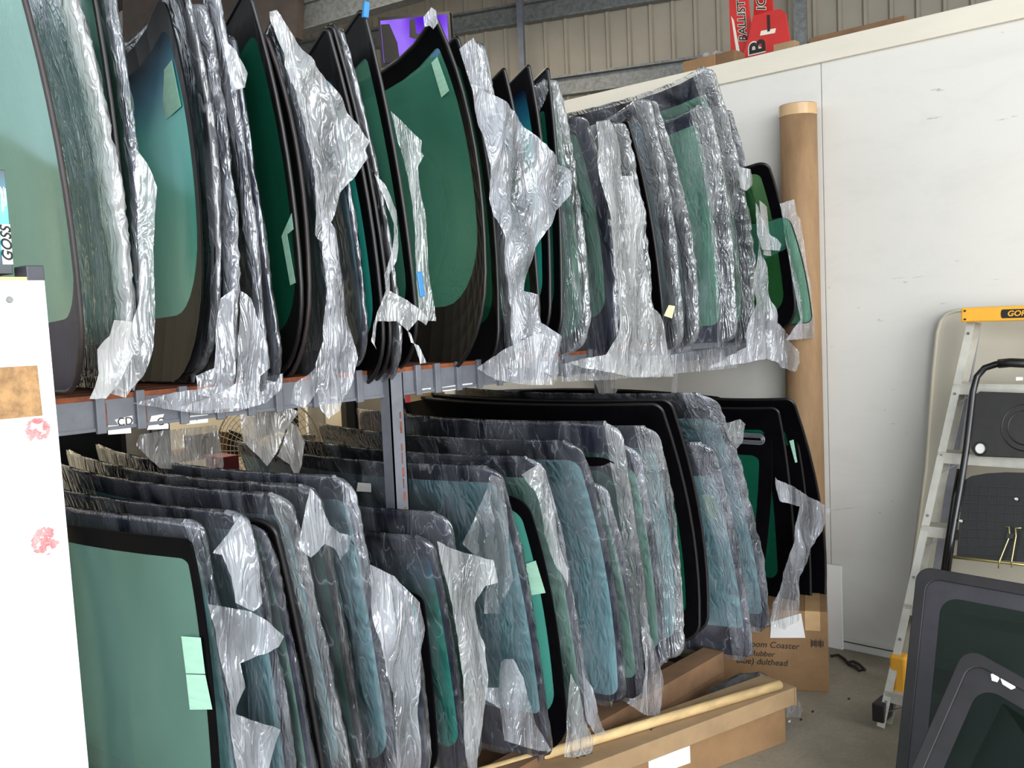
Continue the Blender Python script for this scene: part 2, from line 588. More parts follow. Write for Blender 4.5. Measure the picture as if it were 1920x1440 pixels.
# scuffs and the dark crack above the skirting
mb = MB()
for (px, py, w, h) in ((1760, 168, 26, 4), (1750, 222, 20, 3), (1880, 224, 16, 2.5), (1900, 218, 12, 2), (1651, 600, 8, 4), (1697, 529, 6, 2.5), (1690, 521, 30, 1.2), (1725, 519, 20, 1), (1768, 569, 8, 1.2), (1868, 524, 7, 2), (1611, 577, 5, 1.5), (1795, 489, 6, 1.5), (1723, 606, 1.5, 1.5), (1665, 426, 3, 1), (1650, 961, 2.2, 3), (1673, 940, 3, 2.5), (1675, 730, 9, 1.2), (1600, 952, 60, .8), (1660, 770, 5, 3), (1700, 810, 3, 2), (1560, 650, 4, 2), (1555, 540, 3, 5), (1640, 110, 4, 1), (1880, 60, 5, 2), (1588, 258, 2, 1), (1675, 795, 6, 2)):
    for k in range(5):
        x = px + random.uniform(-.5, .5) * w; y = py + random.uniform(-.5, .5) * h - (x - px) * .12
        w2 = w * random.uniform(.15, .5); h2 = max(.35, h * random.uniform(.15, .4))
        mb.add([atX(x + math.cos(t) * w2, y + math.sin(t) * h2 - math.cos(t) * w2 * .12, XW - .0003 - k * 2e-5) for t in (0, .9, 1.9, 2.8, 3.9, 5.2)], [(0, 1, 2, 3, 4, 5)])
M['scuff'] = mat('grey_scuff', (203, 199, 193), rough=.6, var=.2, scale=60)
tag(mb.make('scuff_marks', 'scuff', wr), kind='stuff')
q0, q1 = atX(1578, 1202, XW - .015), atX(1683, 1223, XW - .015)
MB().bar(q0 + Vector((0, 0, .001)), q1, .003, .004).make('crack', 'dirt', wr)

# ribbed cladding of the shed
gdir = Fh * math.cos(math.radians(68)) - Rh * math.sin(math.radians(68))    # along the wall, receding left
gn = Vector((-gdir.y, gdir.x, 0))
if gn.dot(Fh) > 0: gn = -gn
g0 = CAM + Fh * 8.6 + Rh * 1.9
g0.z = 0
v, f = [], []
pitch = 0.2
nr = 80
prof = []
for i in range(-30, nr):
    a = i * pitch
    for da, dn in ((0, 0), (0.128, 0), (0.142, 0.03), (0.165, 0.03), (0.18, 0.0)):
        prof.append((a + da, dn))
for a, dn in prof:
    p = g0 + gdir * a + gn * dn
    v += [(p.x, p.y, 0), (p.x, p.y, 6.2)]
for i in range(len(prof) - 1):
    f.append((2 * i, 2 * i + 2, 2 * i + 3, 2 * i + 1))
struct(obj('wall_back', v, f, 'clad'))


def onback(px, py, off=0.05):
    return hit(px, py, g0 + gn * off, gn)


def girt(n, p1, p2, h, mt='galv', dep=0.08):
    a, b = onback(*p1, 0.1), onback(*p2, 0.1)
    z = (a.z + b.z) / 2
    a = g0 + gdir * -3.2 + gn * 0.08; b = g0 + gdir * 9.5 + gn * 0.08
    mb = MB()
    for (dz, hh, dn) in ((0, 0.02, 0.0), (h, 0.02, 0.0)):
        mb.bar((a.x, a.y, z + dz), (b.x, b.y, z + dz), dep, hh)
    q = gn * -0.03
    mb.bar((a.x + q.x, a.y + q.y, z + h / 2), (b.x + q.x, b.y + q.y, z + h / 2), 0.01, h)
    return struct(mb.make('trim_%d' % n, mt))


girt(2, (1000, 30), (1250, 5), 0.17)
girt(3, (1060, 178), (1240, 150), 0.16)
girt(4, (1060, -180), (1240, -200), 0.17)
struct(MB().box((-2.2, -1.2, 5.2), (12, 14, 5.3)).make('ceiling', 'roof'))
# vertical steel stanchions
p = onback(977, 60, 0.25)
t_ = MB().bar((p.x, p.y, 0), (p.x, p.y, 4.9), 0.055, 0.05, up=gn)
struct(t_.make('column', 'steel'))
p = onback(1501, 40, 0.3)
struct(MB().bar((p.x, p.y, 0), (p.x, p.y, 5.1), 0.10, 0.08, up=gn).make('column', 'galv'))
# raking roof beam seen above the upper shelf
a = onback(548, 42, 1.2); b = onback(790, -30, 1.2)
d = (b - a).normalized()
struct(MB().bar(a, b + d * 2.5, 0.06, 0.22).bar(a + Vector((0, 0, -.11)), b + d * 2.5 + Vector((0, 0, -.11)), 0.14, 0.014).bar(a + Vector((0, 0, .11)), b + d * 2.5 + Vector((0, 0, .11)), 0.14, 0.014).make('beam', 'galv'))
a = onback(300, -10, 1.3); b = onback(560, 60, 1.3)
struct(MB().prism([onback(230, -90, 1.4), onback(560, -90, 1.4), onback(556, 70, 1.4), onback(520, 95, 1.4), onback(230, 120, 1.4)], -gn * 0.1).make('trim_5', 'roof'))

# ------------------------------------------------------------------ the rack
YB = 2.16           # front face of the upper beam
ZD = 1.462          # top of the upper deck
X0R, X1R = 0.45, 4.16
YR2 = 3.52
rack = empty('storage_rack', (X0R, YB, 0), 'long grey steel rack with rusty slotted shelf holding the windscreens', 'rack')
mb = MB()
mb.box((X0R, YB, ZD - 0.075), (X1R, YB + 0.045, ZD - 0.012))
mb.box((X0R, YB - 0.004, ZD - 0.082), (X1R, YB + 0.05, ZD - 0.074))
mb.make('front_beam', 'steel', rack)
MB().box((X0R, YR2, ZD - 0.075), (X1R, YR2 + 0.045, ZD - 0.012)).make('rear_beam', 'steel', rack)
# orange deck boards
for i in range(12):
    yy = YB + 0.002 + i * 0.095
    MB().box((X0R, yy, ZD - 0.014), (X1R, yy + 0.088, ZD)).make('deck_board', 'rust', rack)
# posts
posts = []
for (px, py, Y, w) in ((750, 850, 2.13, 0.052), (1139, 760, 2.42, 0.055), (1377, 720, 2.42, 0.055), (60, 900, 2.30, 0.055)):
    q = atY(px, py, Y)
    posts.append(q.x)
    z1 = ZD - 0.012
    b = MB()
    b.box((q.x - w / 2, Y, 0), (q.x + w / 2, Y + 0.004, z1))
    b.box((q.x - w / 2, Y, 0), (q.x - w / 2 + 0.004, Y + 0.045, z1))
    b.box((q.x + w / 2 - 0.004, Y, 0), (q.x + w / 2, Y + 0.045, z1))
    po = b.make('post', 'steel', rack)
    # rust runs beside the slots
    for k in range(26):
        zz = 0.2 + k * 0.045 + random.uniform(-.02, .02)
        MB().box((q.x + 0.006, Y - 0.0012, zz), (q.x + 0.006 + random.uniform(.003, .007), Y, zz + random.uniform(.012, .035))).make('rust_patch', 'rust', po)
    MB().box((q.x - w / 2, YR2, 0), (q.x + w / 2, YR2 + 0.045, z1)).make('post', 'steeld', rack)
# upright divider clips along the beam
clips = [(186, 780), (262, 778), (342, 770), (410, 764), (468, 756), (520, 752), (590, 748), (672, 744), (735, 738), (782, 733), (818, 728), (858, 724), (897, 720), (935, 716), (975, 712), (1015, 708), (1060, 702), (1105, 700), (1150, 697), (1200, 692)]
for (px, py) in clips:
    x = atY(px, py, YB).x
    cp = MB().box((x - 0.011, YB - 0.012, ZD - 0.088), (x + 0.011, YB, ZD + 0.004)).make('divider_clip', 'steel', rack, bevel=0.002)
    MB().box((x + 0.011, YB - 0.003, ZD - 0.078), (x + 0.017, YB - 0.0002, ZD - 0.02)).make('rust_patch', 'rust', cp)


def beamlabel(poly, s=None, size=0.03, mt='paper'):
    pts = [atY(px, py, YB - 0.0015) for px, py in poly]
    o = MB().prism(pts, (0, 0.001, 0)).make('paper_label', mt, rack)
    if s:
        c = sum(pts, Vector()) / len(pts)
        text(s, size, c + Vector((0, -0.001, 0)), (1, 0, 0), (0, 0, 1), 'ink', o)


beamlabel([(215, 787), (248, 779), (250, 797), (224, 800)], 'CD', 0.026)
beamlabel([(202, 798), (245, 796), (246, 812), (203, 815)])
beamlabel([(284, 780), (308, 776), (304, 786), (316, 795), (316, 804), (276, 806)], 'C', 0.026)
beamlabel([(350, 780), (390, 777), (390, 792), (350, 796)], 'P', 0.012)
beamlabel([(791, 729), (808, 727), (808, 735), (792, 737)], 'MO', 0.010)
beamlabel([(829, 726), (854, 722), (855, 731), (830, 734)], 'M', 0.008)
beamlabel([(866, 720), (886, 718), (886, 724), (866, 727)], None, 0.01)
# lower level: a low platform the bottom row stands on
ZL = 0.232
base = MB()
for i in range(5):
    yy = 1.92 + i * 0.3
    MB().box((X0R, yy, 0.15), (3.3, yy + 0.09, ZL)).make('bearer', 'cardd', rack)
MB().box((X0R, 1.92, 0.09), (3.3, 3.42, 0.148)).make('bottom_shelf', 'cardd', rack)


# ------------------------------------------------------------------ windscreens
def rounded(L, H, rs, n=7):
    """outline in (s,t), metres; rs = radii near-bottom, near-top, far-top, far-bottom"""
    out = []
    cs = [((0, 0), (1, 1), rs[0], PI, 1.5 * PI, -1), ((0, H), (1, -1), rs[1], PI, 0.5 * PI, 1), ((L, H), (-1, -1), rs[2], 0.5 * PI, 0, 1), ((L, 0), (-1, 1), rs[3], 0, -0.5 * PI, 1)]
    # start near-bottom, going up the near edge
    def arc(cx, cy, r, a0, a1):
        return [(cx + r * math.cos(a0 + (a1 - a0) * k / n), cy + r * math.sin(a0 + (a1 - a0) * k / n)) for k in range(n + 1)]
    r0, r1, r2, r3 = rs
    out += arc(r0, r0, r0, 1.5 * PI, PI)
    out += [(0, r0 + (H - r0 - r1) * k / 9) for k in range(1, 9)]
    out += arc(r1, H - r1, r1, PI, 0.5 * PI)
    out += [(r1 + (L - r1 - r2) * k / 11, H) for k in range(1, 11)]
    out += arc(L - r2, H - r2, r2, 0.5 * PI, 0)
    out += [(L, (H - r2) + (r3 - H + r2) * k / 6) for k in range(1, 6)]
    out += arc(L - r3, r3, r3, 0, -0.5 * PI)
    out += [(L - r3 + (r0 - L + r3) * k / 11, 0) for k in range(1, 11)]
    return out


class Sheet:
    def __init__(s, T, Mi, B, Yn, L, sag, rise=0.02, taper=0.0, horn=0.0):
        s.horn = horn
        s.T = atY(*T, Yn); s.M = atY(*Mi, Yn); s.B = atY(*B, Yn)
        s.Yn, s.L, s.sag, s.rise, s.taper = Yn, L, sag, rise, taper
        s.H = (s.T - s.B).length

    def at(s, u, v, off=0.0):
        # u in metres along the length, v in metres up the near edge
        t = v / s.H
        # parabola through B, M, T
        c = 2 * s.M - (s.T + s.B) / 2
        p = s.B * (1 - t) ** 2 + c * 2 * t * (1 - t) + s.T * t * t
        k = max(0, min(1.0, u / s.L))
        bow = 4 * k * (1 - k)
        return Vector((p.x + s.sag * bow + off, s.Yn + u, p.z + s.rise * bow * t - s.taper * k * t - 0.012 * bow * (1 - t) - s.horn * (1 - math.exp(-max(0, u) / 0.16)) * t * t))


def windscreen(label, T, Mi, B, Yn=2.05, L=1.35, sag=0.12, rise=0.02, taper=0.0, horn=0.0, fr=(0.05, 0.07, 0.07), rs=(0.09, 0.05, 0.05, 0.09),
               pane='g_green', border='frit', trim=None, wrap=None, name='windscreen', group=None, stick=()):
    sh = Sheet(T, Mi, B, Yn, L, sag, rise, taper, horn)
    H = sh.H
    root = empty(name, sh.B, label, 'windscreen', group)
    outer = rounded(L, H, rs)
    fn, ft, fb = fr
    ri = [max(0.02, r * 0.8) for r in rs]
    ff = fn
    inn = rounded(L - fn - ff, H - ft - fb, ri)
    inner = [(x + fn, y + fb) for x, y in inn]
    n = len(outer)
    th = 0.0028
    # black border: closed ring solid
    v, f = [], []
    K = 3
    for sgn in (-1, 1):
        for k in range(K + 1):
            for (a, b) in zip(outer, inner):
                v.append(sh.at(a[0] + (b[0] - a[0]) * k / K, a[1] + (b[1] - a[1]) * k / K, sgn * th))
    def idx(s_, k, i): return s_ * (K + 1) * n + k * n + i % n
    for i in range(n):
        for k in range(K):
            f.append((idx(0, k, i), idx(0, k, i + 1), idx(0, k + 1, i + 1), idx(0, k + 1, i)))
            f.append((idx(1, k, i + 1), idx(1, k, i), idx(1, k + 1, i), idx(1, k + 1, i + 1)))
        f.append((idx(0, 0, i + 1), idx(0, 0, i), idx(1, 0, i), idx(1, 0, i + 1)))
        f.append((idx(0, K, i), idx(0, K, i + 1), idx(1, K, i + 1), idx(1, K, i)))
    obj('border', v, f, border, root, smooth=False)
    # pane: the clear middle, one lens-thin solid
    cx, cy = L / 2, H / 2
    RN = 7
    v, f, uv = [], [], []
    for sgn in (-1, 1):
        for k in range(RN):
            q = k / RN
            for (x, y) in inner:
                xx, yy = x + (cx - x) * q, y + (cy - y) * q
                v.append(sh.at(xx, yy, sgn * th * 0.9)); uv.append((xx / L, yy / H))
        v.append(sh.at(cx, cy, sgn * th * 0.9)); uv.append((.5, .5))
    NB = RN * n + 1
    for s_ in (0, 1):
        o_ = s_ * NB
        for k in range(RN - 1):
            for i in range(n):
                q = (o_ + k * n + i, o_ + k * n + (i + 1) % n, o_ + (k + 1) * n + (i + 1) % n, o_ + (k + 1) * n + i)
                f.append(q if s_ == 0 else q[::-1])
        for i in range(n):
            q = (o_ + (RN - 1) * n + i, o_ + (RN - 1) * n + (i + 1) % n, o_ + NB - 1)
            f.append(q if s_ == 0 else q[::-1])
    obj('pane', v, f, pane, root, smooth=True, uvs=uv)
    if trim:
        mb = MB()
        mb.tube([sh.at(a, b) for a, b in outer], 0.0065, 6, close=True)
        mb.make('rubber_trim', trim, root, smooth=True)
    if wrap:
        add_wrap(root, sh, rs=rs, **wrap)
    for (poly, mt) in stick:
        # stickers on the camera-side face
        pts = []
        for (px, py) in poly:
            # march along the ray until it meets the sheet
            pts.append(on_sheet(sh, px, py))
        if all(pts):
            a = [p + Vector((-0.004, 0, 0)) for p in pts]
            MB().prism(a, (0.0006, 0, 0)).make('sticker', mt, root)
    return root, sh


def on_sheet(sh, px, py):
    d = ray(px, py)
    best = None
    for i in range(0, 160):
        u = i * 0.01
        if u > sh.L: break
        p = CAM + d * ((sh.Yn + u) / d.y)
        t = (p.z - sh.B.z) / max(1e-6, (sh.T.z - sh.B.z))
        q = sh.at(u, max(0, min(1, t)) * sh.H)
        e = abs(q.x - p.x)
        if best is None or e < best[0]:
            best = (e, Vector((q.x, sh.Yn + u, p.z)))
    return best[1]


seedn = [0]


def add_wrap(root, sh, mt='f_mid', r=0.012, amp=0.007, lo=-0.02, hi=1.015, rs=None, name='plastic_wrap', roll='f_mid', rollw=0.04):
    """a polythene sleeve round the sheet, with its gathered fold down the near edge"""
    seedn[0] += 1
    sd = seedn[0] * 13.7
    H, L = sh.H, sh.L
    nv = 110
    path = []
    for k in range(22):
        path.append((L * (1 - k / 22) ** 1.5, -1))
    for k in range(1, 8):
        path.append((None, -1 + 2 * k / 8))
    for k in range(14):
        path.append((L * (k / 13) ** 1.6, 1))
    v, f = [], []
    rb, rt = (rs[0], rs[1]) if rs else (0.05, 0.04)
    arc = 0
    P = len(path)
    for j in range(nv + 1):
        t = lo + (hi - lo) * j / nv
        z = t * H
        # corner pull-in at near bottom / near top
        def pull(zz):
            q = 0
            if zz < rb: q = rb - math.sqrt(max(0, rb * rb - (rb - max(0, zz)) ** 2))
            if zz > H - rt: q = max(q, rt - math.sqrt(max(0, rt * rt - (rt - max(0, H - zz)) ** 2)))
            return q * 0.85
        pi = pull(z)
        endf = min(1, max(0.12, min((t - lo) / 0.03, (hi - t) / 0.015)))
        for i, (u, sx) in enumerate(path):
            if u is None:
                th_ = math.asin(max(-1, min(1, sx)))
                uu = pi - r * math.cos(th_) * endf
                base = sh.at(max(0.0, pi), z)
                p = Vector((base.x + sx * r * 0.7 * endf, sh.Yn + uu, base.z))
                nd = Vector((sx, -math.cos(th_), 0)).normalized()
                a_ = sx * 0.03
            else:
                p = sh.at(max(u, pi), z, 0)
                p.x += sx * (0.005 + 0.7 * r * math.exp(-u / 0.12)) * endf
                nd = Vector((sx, 0, 0))
                a_ = u * sx
            near = math.exp(-(0 if u is None else u) / 0.25)
            w = noise.noise(Vector((a_ * 22 + sd, z * 3.2 + a_ * 6, sd))) * 0.6 + noise.noise(Vector((a_ * 48, z * 9 + sd, sd * 2))) * 0.3 + (0.25 - abs(noise.noise(Vector((a_ * 30 + z * 8, z * 20 - a_ * 12, sd * 3))))) * 0.9 * near
            w2 = noise.noise(Vector((sd, z * 5.5, 3.3))) * near
            p = p + nd * (amp * (0.35 + 0.9 * near) * w + 0.006 * w2 + 0.0015 * (1 - near))
            if u is not None and sx * (p.x - sh.at(max(u, pi), z, 0).x) < 0.0045:
                p.x = sh.at(max(u, pi), z, 0).x + sx * 0.0045
            v.append(p)
    fr_, fl = [], []
    for j in range(nv):
        for i in range(P - 1):
            q = (j * P + i, j * P + i + 1, (j + 1) * P + i + 1, (j + 1) * P + i)
            us = [path[i][0], path[i + 1][0]]
            f.append(q)
    # the top is drawn shut
    for i in range(21):
        f.append((nv * P + i, nv * P + i + 1, nv * P + P - 2 - int(i * 13 / 22), ))
    o = obj(name, v, f, [mt, roll], root, smooth=True)
    me = o.data
    for k, pl in enumerate(me.polygons):
        i = k % (P - 1) if k < nv * (P - 1) else 0
        u0 = path[i][0]; u1 = path[min(i + 1, P - 1)][0]
        if k < nv * (P - 1) and (u0 is None or u1 is None or max(u0, u1) < rollw):
            pl.material_index = 1
    return o


def inside(p, poly):
    c = False
    n = len(poly)
    for i in range(n):
        a, b = poly[i], poly[i - 1]
        if (a[1] > p[1]) != (b[1] > p[1]) and p[0] < (b[0] - a[0]) * (p[1] - a[1]) / (b[1] - a[1]) + a[0]:
            c = not c
    return c


def flap(parent, poly, Y, mt='f_milk', amp=0.018, step=0.012, ang=0.0, name='loose_flap', lean=0.0, label=None, cat=None, tear=0.002, normal=None, pt=None):
    """a loose hanging piece of polythene, outline POLY in the photo's pixels at the depth of plane Y"""
    seedn[0] += 1
    sd = seedn[0] * 7.31
    if normal is None:
        n3 = Vector((0, 1, 0)); org = Vector((0, Y, 0)); ax = Vector((1, 0, 0))
    else:
        n3 = Vector(normal).normalized(); org = Vector(pt); ax = n3.cross(Uz).normalized()
    ay = n3.cross(ax).normalized()
    if ay.z < 0: ay = -ay
    P2 = []
    for (px, py) in poly:
        q = hit(px, py, org, n3) - org
        P2.append((q.dot(ax), q.dot(ay)))
    # resample the border
    B = []
    n = len(P2)
    for i in range(n):
        a = Vector(P2[i]); b = Vector(P2[(i + 1) % n])
        k = max(1, int((b - a).length / step))
        for j in range(k):
            q = a.lerp(b, j / k)
            if j: q += Vector((noise.noise(Vector((q.x * 60, q.y * 60, sd))), noise.noise(Vector((q.y * 60, q.x * 60, sd + 9))))) * tear
            B.append(q)
    xs = [q.x for q in B]; ys = [q.y for q in B]
    pts = list(B)
    bp = [(q.x, q.y) for q in B]
    y = min(ys) + step / 2
    row = 0
    while y < max(ys):
        x = min(xs) + (step / 2 if row % 2 else 0)
        while x < max(xs):
            q = (x + random.uniform(-.15, .15) * step, y)
            if inside(q, bp) and min((q[0] - b.x) ** 2 + (q[1] - b.y) ** 2 for b in B) > (step * 0.45) ** 2:
                pts.append(Vector(q))
            x += step
        y += step * 0.87
        row += 1
    r = delaunay_2d_cdt(pts, [], [list(range(len(B)))], 1, 1e-6)
    ca, sa = math.cos(ang), math.sin(ang)
    v = []
    z1 = max(ys); z0 = min(ys)
    for q in r[0]:
        a_ = q.x * ca + q.y * sa
        b_ = -q.x * sa + q.y * ca
        w = 0.8 * noise.noise(Vector((a_ * 20 + sd, b_ * 4, sd))) + 0.22 * noise.noise(Vector((a_ * 50, b_ * 14 + sd, sd))) + 0.6 * noise.noise(Vector((q.x * 9, q.y * 9, sd)))
        v.append(org + ax * q.x + ay * q.y + n3 * (amp * w - lean * (z1 - q.y)))
    o = obj(name, v, [tuple(x) for x in r[2]], mt, parent, smooth=True)
    if label: o['label'] = label
    if cat: o['category'] = cat
    return o


GU = 'windscreens standing on the upper shelf'
GL = 'windscreens standing along the bottom of the rack'


def U(label, T, Mi, B, **kw):
    kw.setdefault('L', 1.18); kw.setdefault('sag', 0.09); kw.setdefault('rise', -0.02); kw.setdefault('horn', 0.06); kw.setdefault('rs', (0.12, 0.03, 0.05, 0.10))
    return windscreen(label, T, Mi, B, group=GU, **kw)


def Lw(label, T, Mi, B, **kw):
    kw.setdefault('Yn', 1.88); kw.setdefault('L', 1.36)
    if kw.get('wrap'):
        f0 = kw.get('fr', (.014, .07, .07))
        kw['fr'] = (min(f0[0], .014), f0[1], f0[2])
    kw.setdefault('sag', -0.07); kw.setdefault('rise', -0.01)
    return windscreen(label, T, Mi, B, group=GL, **kw)


CL = dict(mt='f_clear', roll='f_clear')
MD = dict(mt='f_clear', roll='f_mid', r=0.014, rollw=.025)
ML = dict(mt='f_mid', roll='f_milk', r=0.022, amp=0.011)

# --- upper shelf, from the white board towards the wall
u0, s0 = U('pale green windscreen on the upper shelf, cut by the photo edge above the white board', (-10, -190), (112, 290), (158, 735), pane='g_sage', trim='trimbrown', fr=(0.012, 0.03, 0.16), rs=(0.16, .04, .05, .1), border='fritblue', sag=.07, Yn=2.0)
u1, s1 = U('milky plastic-wrapped windscreen with a white fold, second from the left on the upper shelf', (75, -190), (203, 300), (236, 690), pane='g_pale', wrap=dict(mt='f_mid', roll='f_white', r=0.022, amp=0.012, rollw=.06), fr=(0.02, 0.04, 0.07), sag=.08)
flap(u1, [(212, 600), (248, 604), (246, 640), (250, 665), (225, 720), (205, 748), (172, 748), (188, 700), (182, 655), (205, 630)], 1.98, 'f_white', amp=0.03)
u2, s2 = U('green windscreen with thin black rubber trim between two plastic-wrapped ones', (140, -190), (218, 270), (243, 700), pane='g_green', trim='trim', fr=(0.008, 0.03, 0.07), sag=.08, Yn=2.06)
u3, s3 = U('plastic-wrapped windscreen with a torn flap hanging over the bright teal glass', (170, -180), (247, 280), (272, 715), pane='g_pale', wrap=MD, fr=(0.03, 0.05, 0.07), border='fritblue', sag=.08)
flap(u3, [(252, 276), (275, 308), (297, 352), (290, 400), (288, 480), (292, 600), (283, 655), (268, 705), (236, 746), (205, 738), (215, 700), (240, 640), (262, 560), (262, 400)], 1.985, 'f_milk', amp=0.022)
u4, s4 = U('bright teal windscreen with thick black border and dark blue shade band', (304, -22), (372, 330), (372, 715), pane='g_tealband', fr=(0.035, 0.06, 0.15), rs=(0.22, .06, .05, .1), stick=(([(300, 143), (326, 113), (341, 200), (314, 225)], 'sticker'),), Yn=2.05, sag=.09)
u5, s5 = U('clear-wrapped windscreen right behind the bright teal one, black strip along its edge', (332, -60), (398, 300), (400, 700), pane='g_green', trim='trim', wrap=CL, fr=(0.04, 0.06, 0.12), border='fritblue', rs=(.2, .04, .05, .1))
u6, s6 = U('wrapped windscreen with yellowed plastic at its top corner', (372, 2), (424, 330), (436, 738), pane='g_pale', wrap=dict(mt='f_clear', roll='f_mid', r=0.018, amp=0.012), border='fritblue', fr=(.03, .05, .09))
flap(u6, [(413, 560), (437, 540), (439, 700), (436, 735), (400, 747), (372, 740), (368, 705), (400, 690)], 1.975, 'f_mid', amp=0.02)
u7, s7 = U('wrapped windscreen with a small round film flap near its top', (398, -30), (458, 330), (502, 742), pane='g_green', wrap=MD, border='fritblue', fr=(.03, .05, .09))
flap(u7, [(418, 72), (440, 95), (463, 138), (457, 165), (435, 172), (430, 140)], 1.99, 'f_milk', amp=0.012)
flap(u7, [(452, 545), (470, 560), (498, 640), (505, 690), (492, 705), (490, 760), (380, 772), (330, 765), (400, 745), (440, 720), (444, 640)], 1.97, 'f_mid', amp=0.02)
u8, s8 = U('wrapped windscreen with silvery crinkled edge beside the dark green one', (432, 60), (484, 400), (524, 722), pane='g_green', wrap=CL, border='fritblue', fr=(.03, .05, .09))
u9, s9 = U('dark green windscreen with black border and crooked yellow-green sticker', (462, -30), (543, 320), (570, 700), pane='g_dark', trim='trim', fr=(0.03, 0.1, 0.10), rs=(.2, .05, .05, .1), Yn=2.03, stick=(([(549, 400), (553, 430), (541, 440), (556, 530), (547, 535), (530, 443)], 'sticker'),))
u10, s10 = U('black-edged windscreen tucked behind the dark green one', (492, 50), (566, 340), (578, 715), pane='g_dark', trim='trimbrown', fr=(0.06, 0.08, 0.12), rs=(.2, .05, .05, .1))
u11, s11 = U('wrapped windscreen whose torn plastic hangs in a big pointed flap', (520, 30), (592, 340), (634, 735), pane='g_blue', wrap=MD, border='fritblue', fr=(.03, .05, .09))
flap(u11, [(505, 22), (520, 18), (540, 50), (590, 125), (640, 190), (689, 266), (680, 283), (687, 296), (641, 362), (622, 420), (612, 455), (596, 440), (588, 380), (585, 300), (560, 180), (530, 90)], 1.965, 'f_milk', amp=0.028, ang=-0.5)
flap(u11, [(600, 380), (625, 430), (640, 520), (655, 600), (672, 670), (668, 710), (640, 770), (617, 786), (605, 770), (598, 735), (572, 765), (548, 755), (556, 720), (590, 690), (606, 640), (608, 540)], 1.975, 'f_mid', amp=0.03)
u11b, s11b = U('wrapped windscreen with pale blue rounded lower corner behind the pointed flap', (610, 160), (664, 430), (690, 690), pane='g_blue', wrap=CL, border='fritblue', fr=(.012, .05, .05), rs=(.14, .04, .05, .1))
u12, s12 = U('teal windscreen with black border, first of the tight black-edged bunch', (613, 48), (694, 400), (722, 722), pane='g_tealband', trim='trim', fr=(0.05, 0.1, 0.12), rs=(.16, .02, .05, .1))
u13, s13 = U('black-edged windscreen in the middle of the tight bunch', (622, 42), (706, 400), (735, 718), pane='g_dark', trim='trim', fr=(0.05, 0.1, 0.12), rs=(.16, .02, .05, .1), Yn=2.06)
u14, s14 = U('clear-wrapped windscreen with silver edge, last of the tight black-edged bunch', (633, 50), (718, 400), (750, 722), pane='g_dark', trim='trim', wrap=dict(mt='f_clear', roll='f_clear', r=0.014), fr=(0.05, 0.1, 0.12), rs=(.16, .02, .05, .1), Yn=2.07)
flap(u14, [(706, 325), (722, 345), (742, 395), (745, 460), (742, 490), (728, 515), (733, 545), (765, 565), (803, 598), (797, 610), (780, 600), (765, 622), (770, 642), (782, 648), (795, 680), (785, 682), (770, 625), (745, 602), (712, 602), (703, 645), (706, 655), (697, 640), (704, 610), (725, 545), (716, 516), (735, 470), (735, 420)], 1.96, 'f_milk', amp=0.02)
u15, s15 = U('green windscreen with blue tape on its top corner', (680, 12), (751, 350), (788, 690), pane='g_green', trim='trim', fr=(0.04, 0.11, 0.13), rs=(.16, .03, .05, .1), Yn=2.04)
tp = s15.at(0.0, s15.H)
MB().obox(tp + Vector((0, -0.012, -0.012)), (0.009, 0, 0), (0, 0.006, 0), (0.004, 0, 0.022)).make('blue_tape', 'blue', u15, bevel=0.003)
flap(u15, [(733, 208), (765, 238), (790, 264), (789, 285), (795, 292), (784, 312), (788, 350), (798, 400), (803, 500), (814, 602), (788, 600), (778, 420), (765, 330), (745, 260)], 2.07, 'f_milk', amp=0.012)
MB().obox(atY(789, 533, 1.985), (0.010, 0, 0.002), (0, 0.003, 0), (-0.004, 0, 0.035)).make('blue_tape', 'blue', u15, bevel=0.003)
u16, s16 = U('largest clear green windscreen with a wide black base and white-green sticker', (814, 28), (897, 320), (905, 700), pane='g_green', trim='trim', fr=(0.035, 0.08, 0.17), rs=(.24, .02, .05, .1), Yn=2.0, sag=0.09, horn=.08, stick=(([(809, 118), (822, 107), (842, 170), (829, 183)], 'sticker'),))
tp = s16.at(0, s16.H)
flap(u16, [(795, 32), (808, 14), (818, 20), (822, 42), (812, 55), (806, 48), (797, 50)], 1.99, 'f_milk', amp=0.008)
u17, s17 = U('black-edged windscreen close behind the largest green one', (856, 66), (919, 350), (934, 690), pane='g_dark', trim='trim', fr=(0.03, 0.08, 0.12), rs=(.1, .02, .05, .1))
u18, s18 = U('wrapped windscreen with shredded plastic spreading over its neighbours', (893, 74), (938, 370), (968, 700), sag=.03, pane='g_mint', wrap=dict(mt='f_clear', roll='f_milk', r=0.022, amp=0.011), border='fritblue', fr=(.03, .05, .09))
flap(u18, [(883, 158), (930, 178), (970, 213), (1020, 278), (1068, 320), (1066, 360), (1040, 395), (1018, 440), (1000, 480), (990, 545), (1014, 552), (1018, 605), (1048, 640), (1046, 720), (1020, 700), (975, 680), (955, 560), (935, 420), (905, 260)], 1.955, 'f_mid', amp=0.035, ang=-0.35)
flap(u18, [(862, 92), (890, 70), (905, 95), (916, 150), (920, 170), (885, 160)], 1.985, 'f_mid', amp=0.012)
flap(u18, [(890, 690), (975, 640), (1010, 625), (1045, 640), (1050, 700), (1038, 722), (990, 722), (930, 712)], 1.94, 'f_mid', amp=0.02)
u19, s19 = U('small black pointed windscreen corner rising behind the shredded plastic', (945, 128), (992, 380), (1013, 640), pane='g_dark', fr=(0.04, 0.12, 0.1), trim='trim', rs=(.1, .01, .05, .1))
u20, s20 = U('windscreen with black corner and dark blue shade band behind shredded plastic', (991, 122), (1024, 360), (1030, 640), pane='g_tealband', fr=(0.04, 0.06, 0.1), trim='trim', rs=(.1, .01, .05, .1))
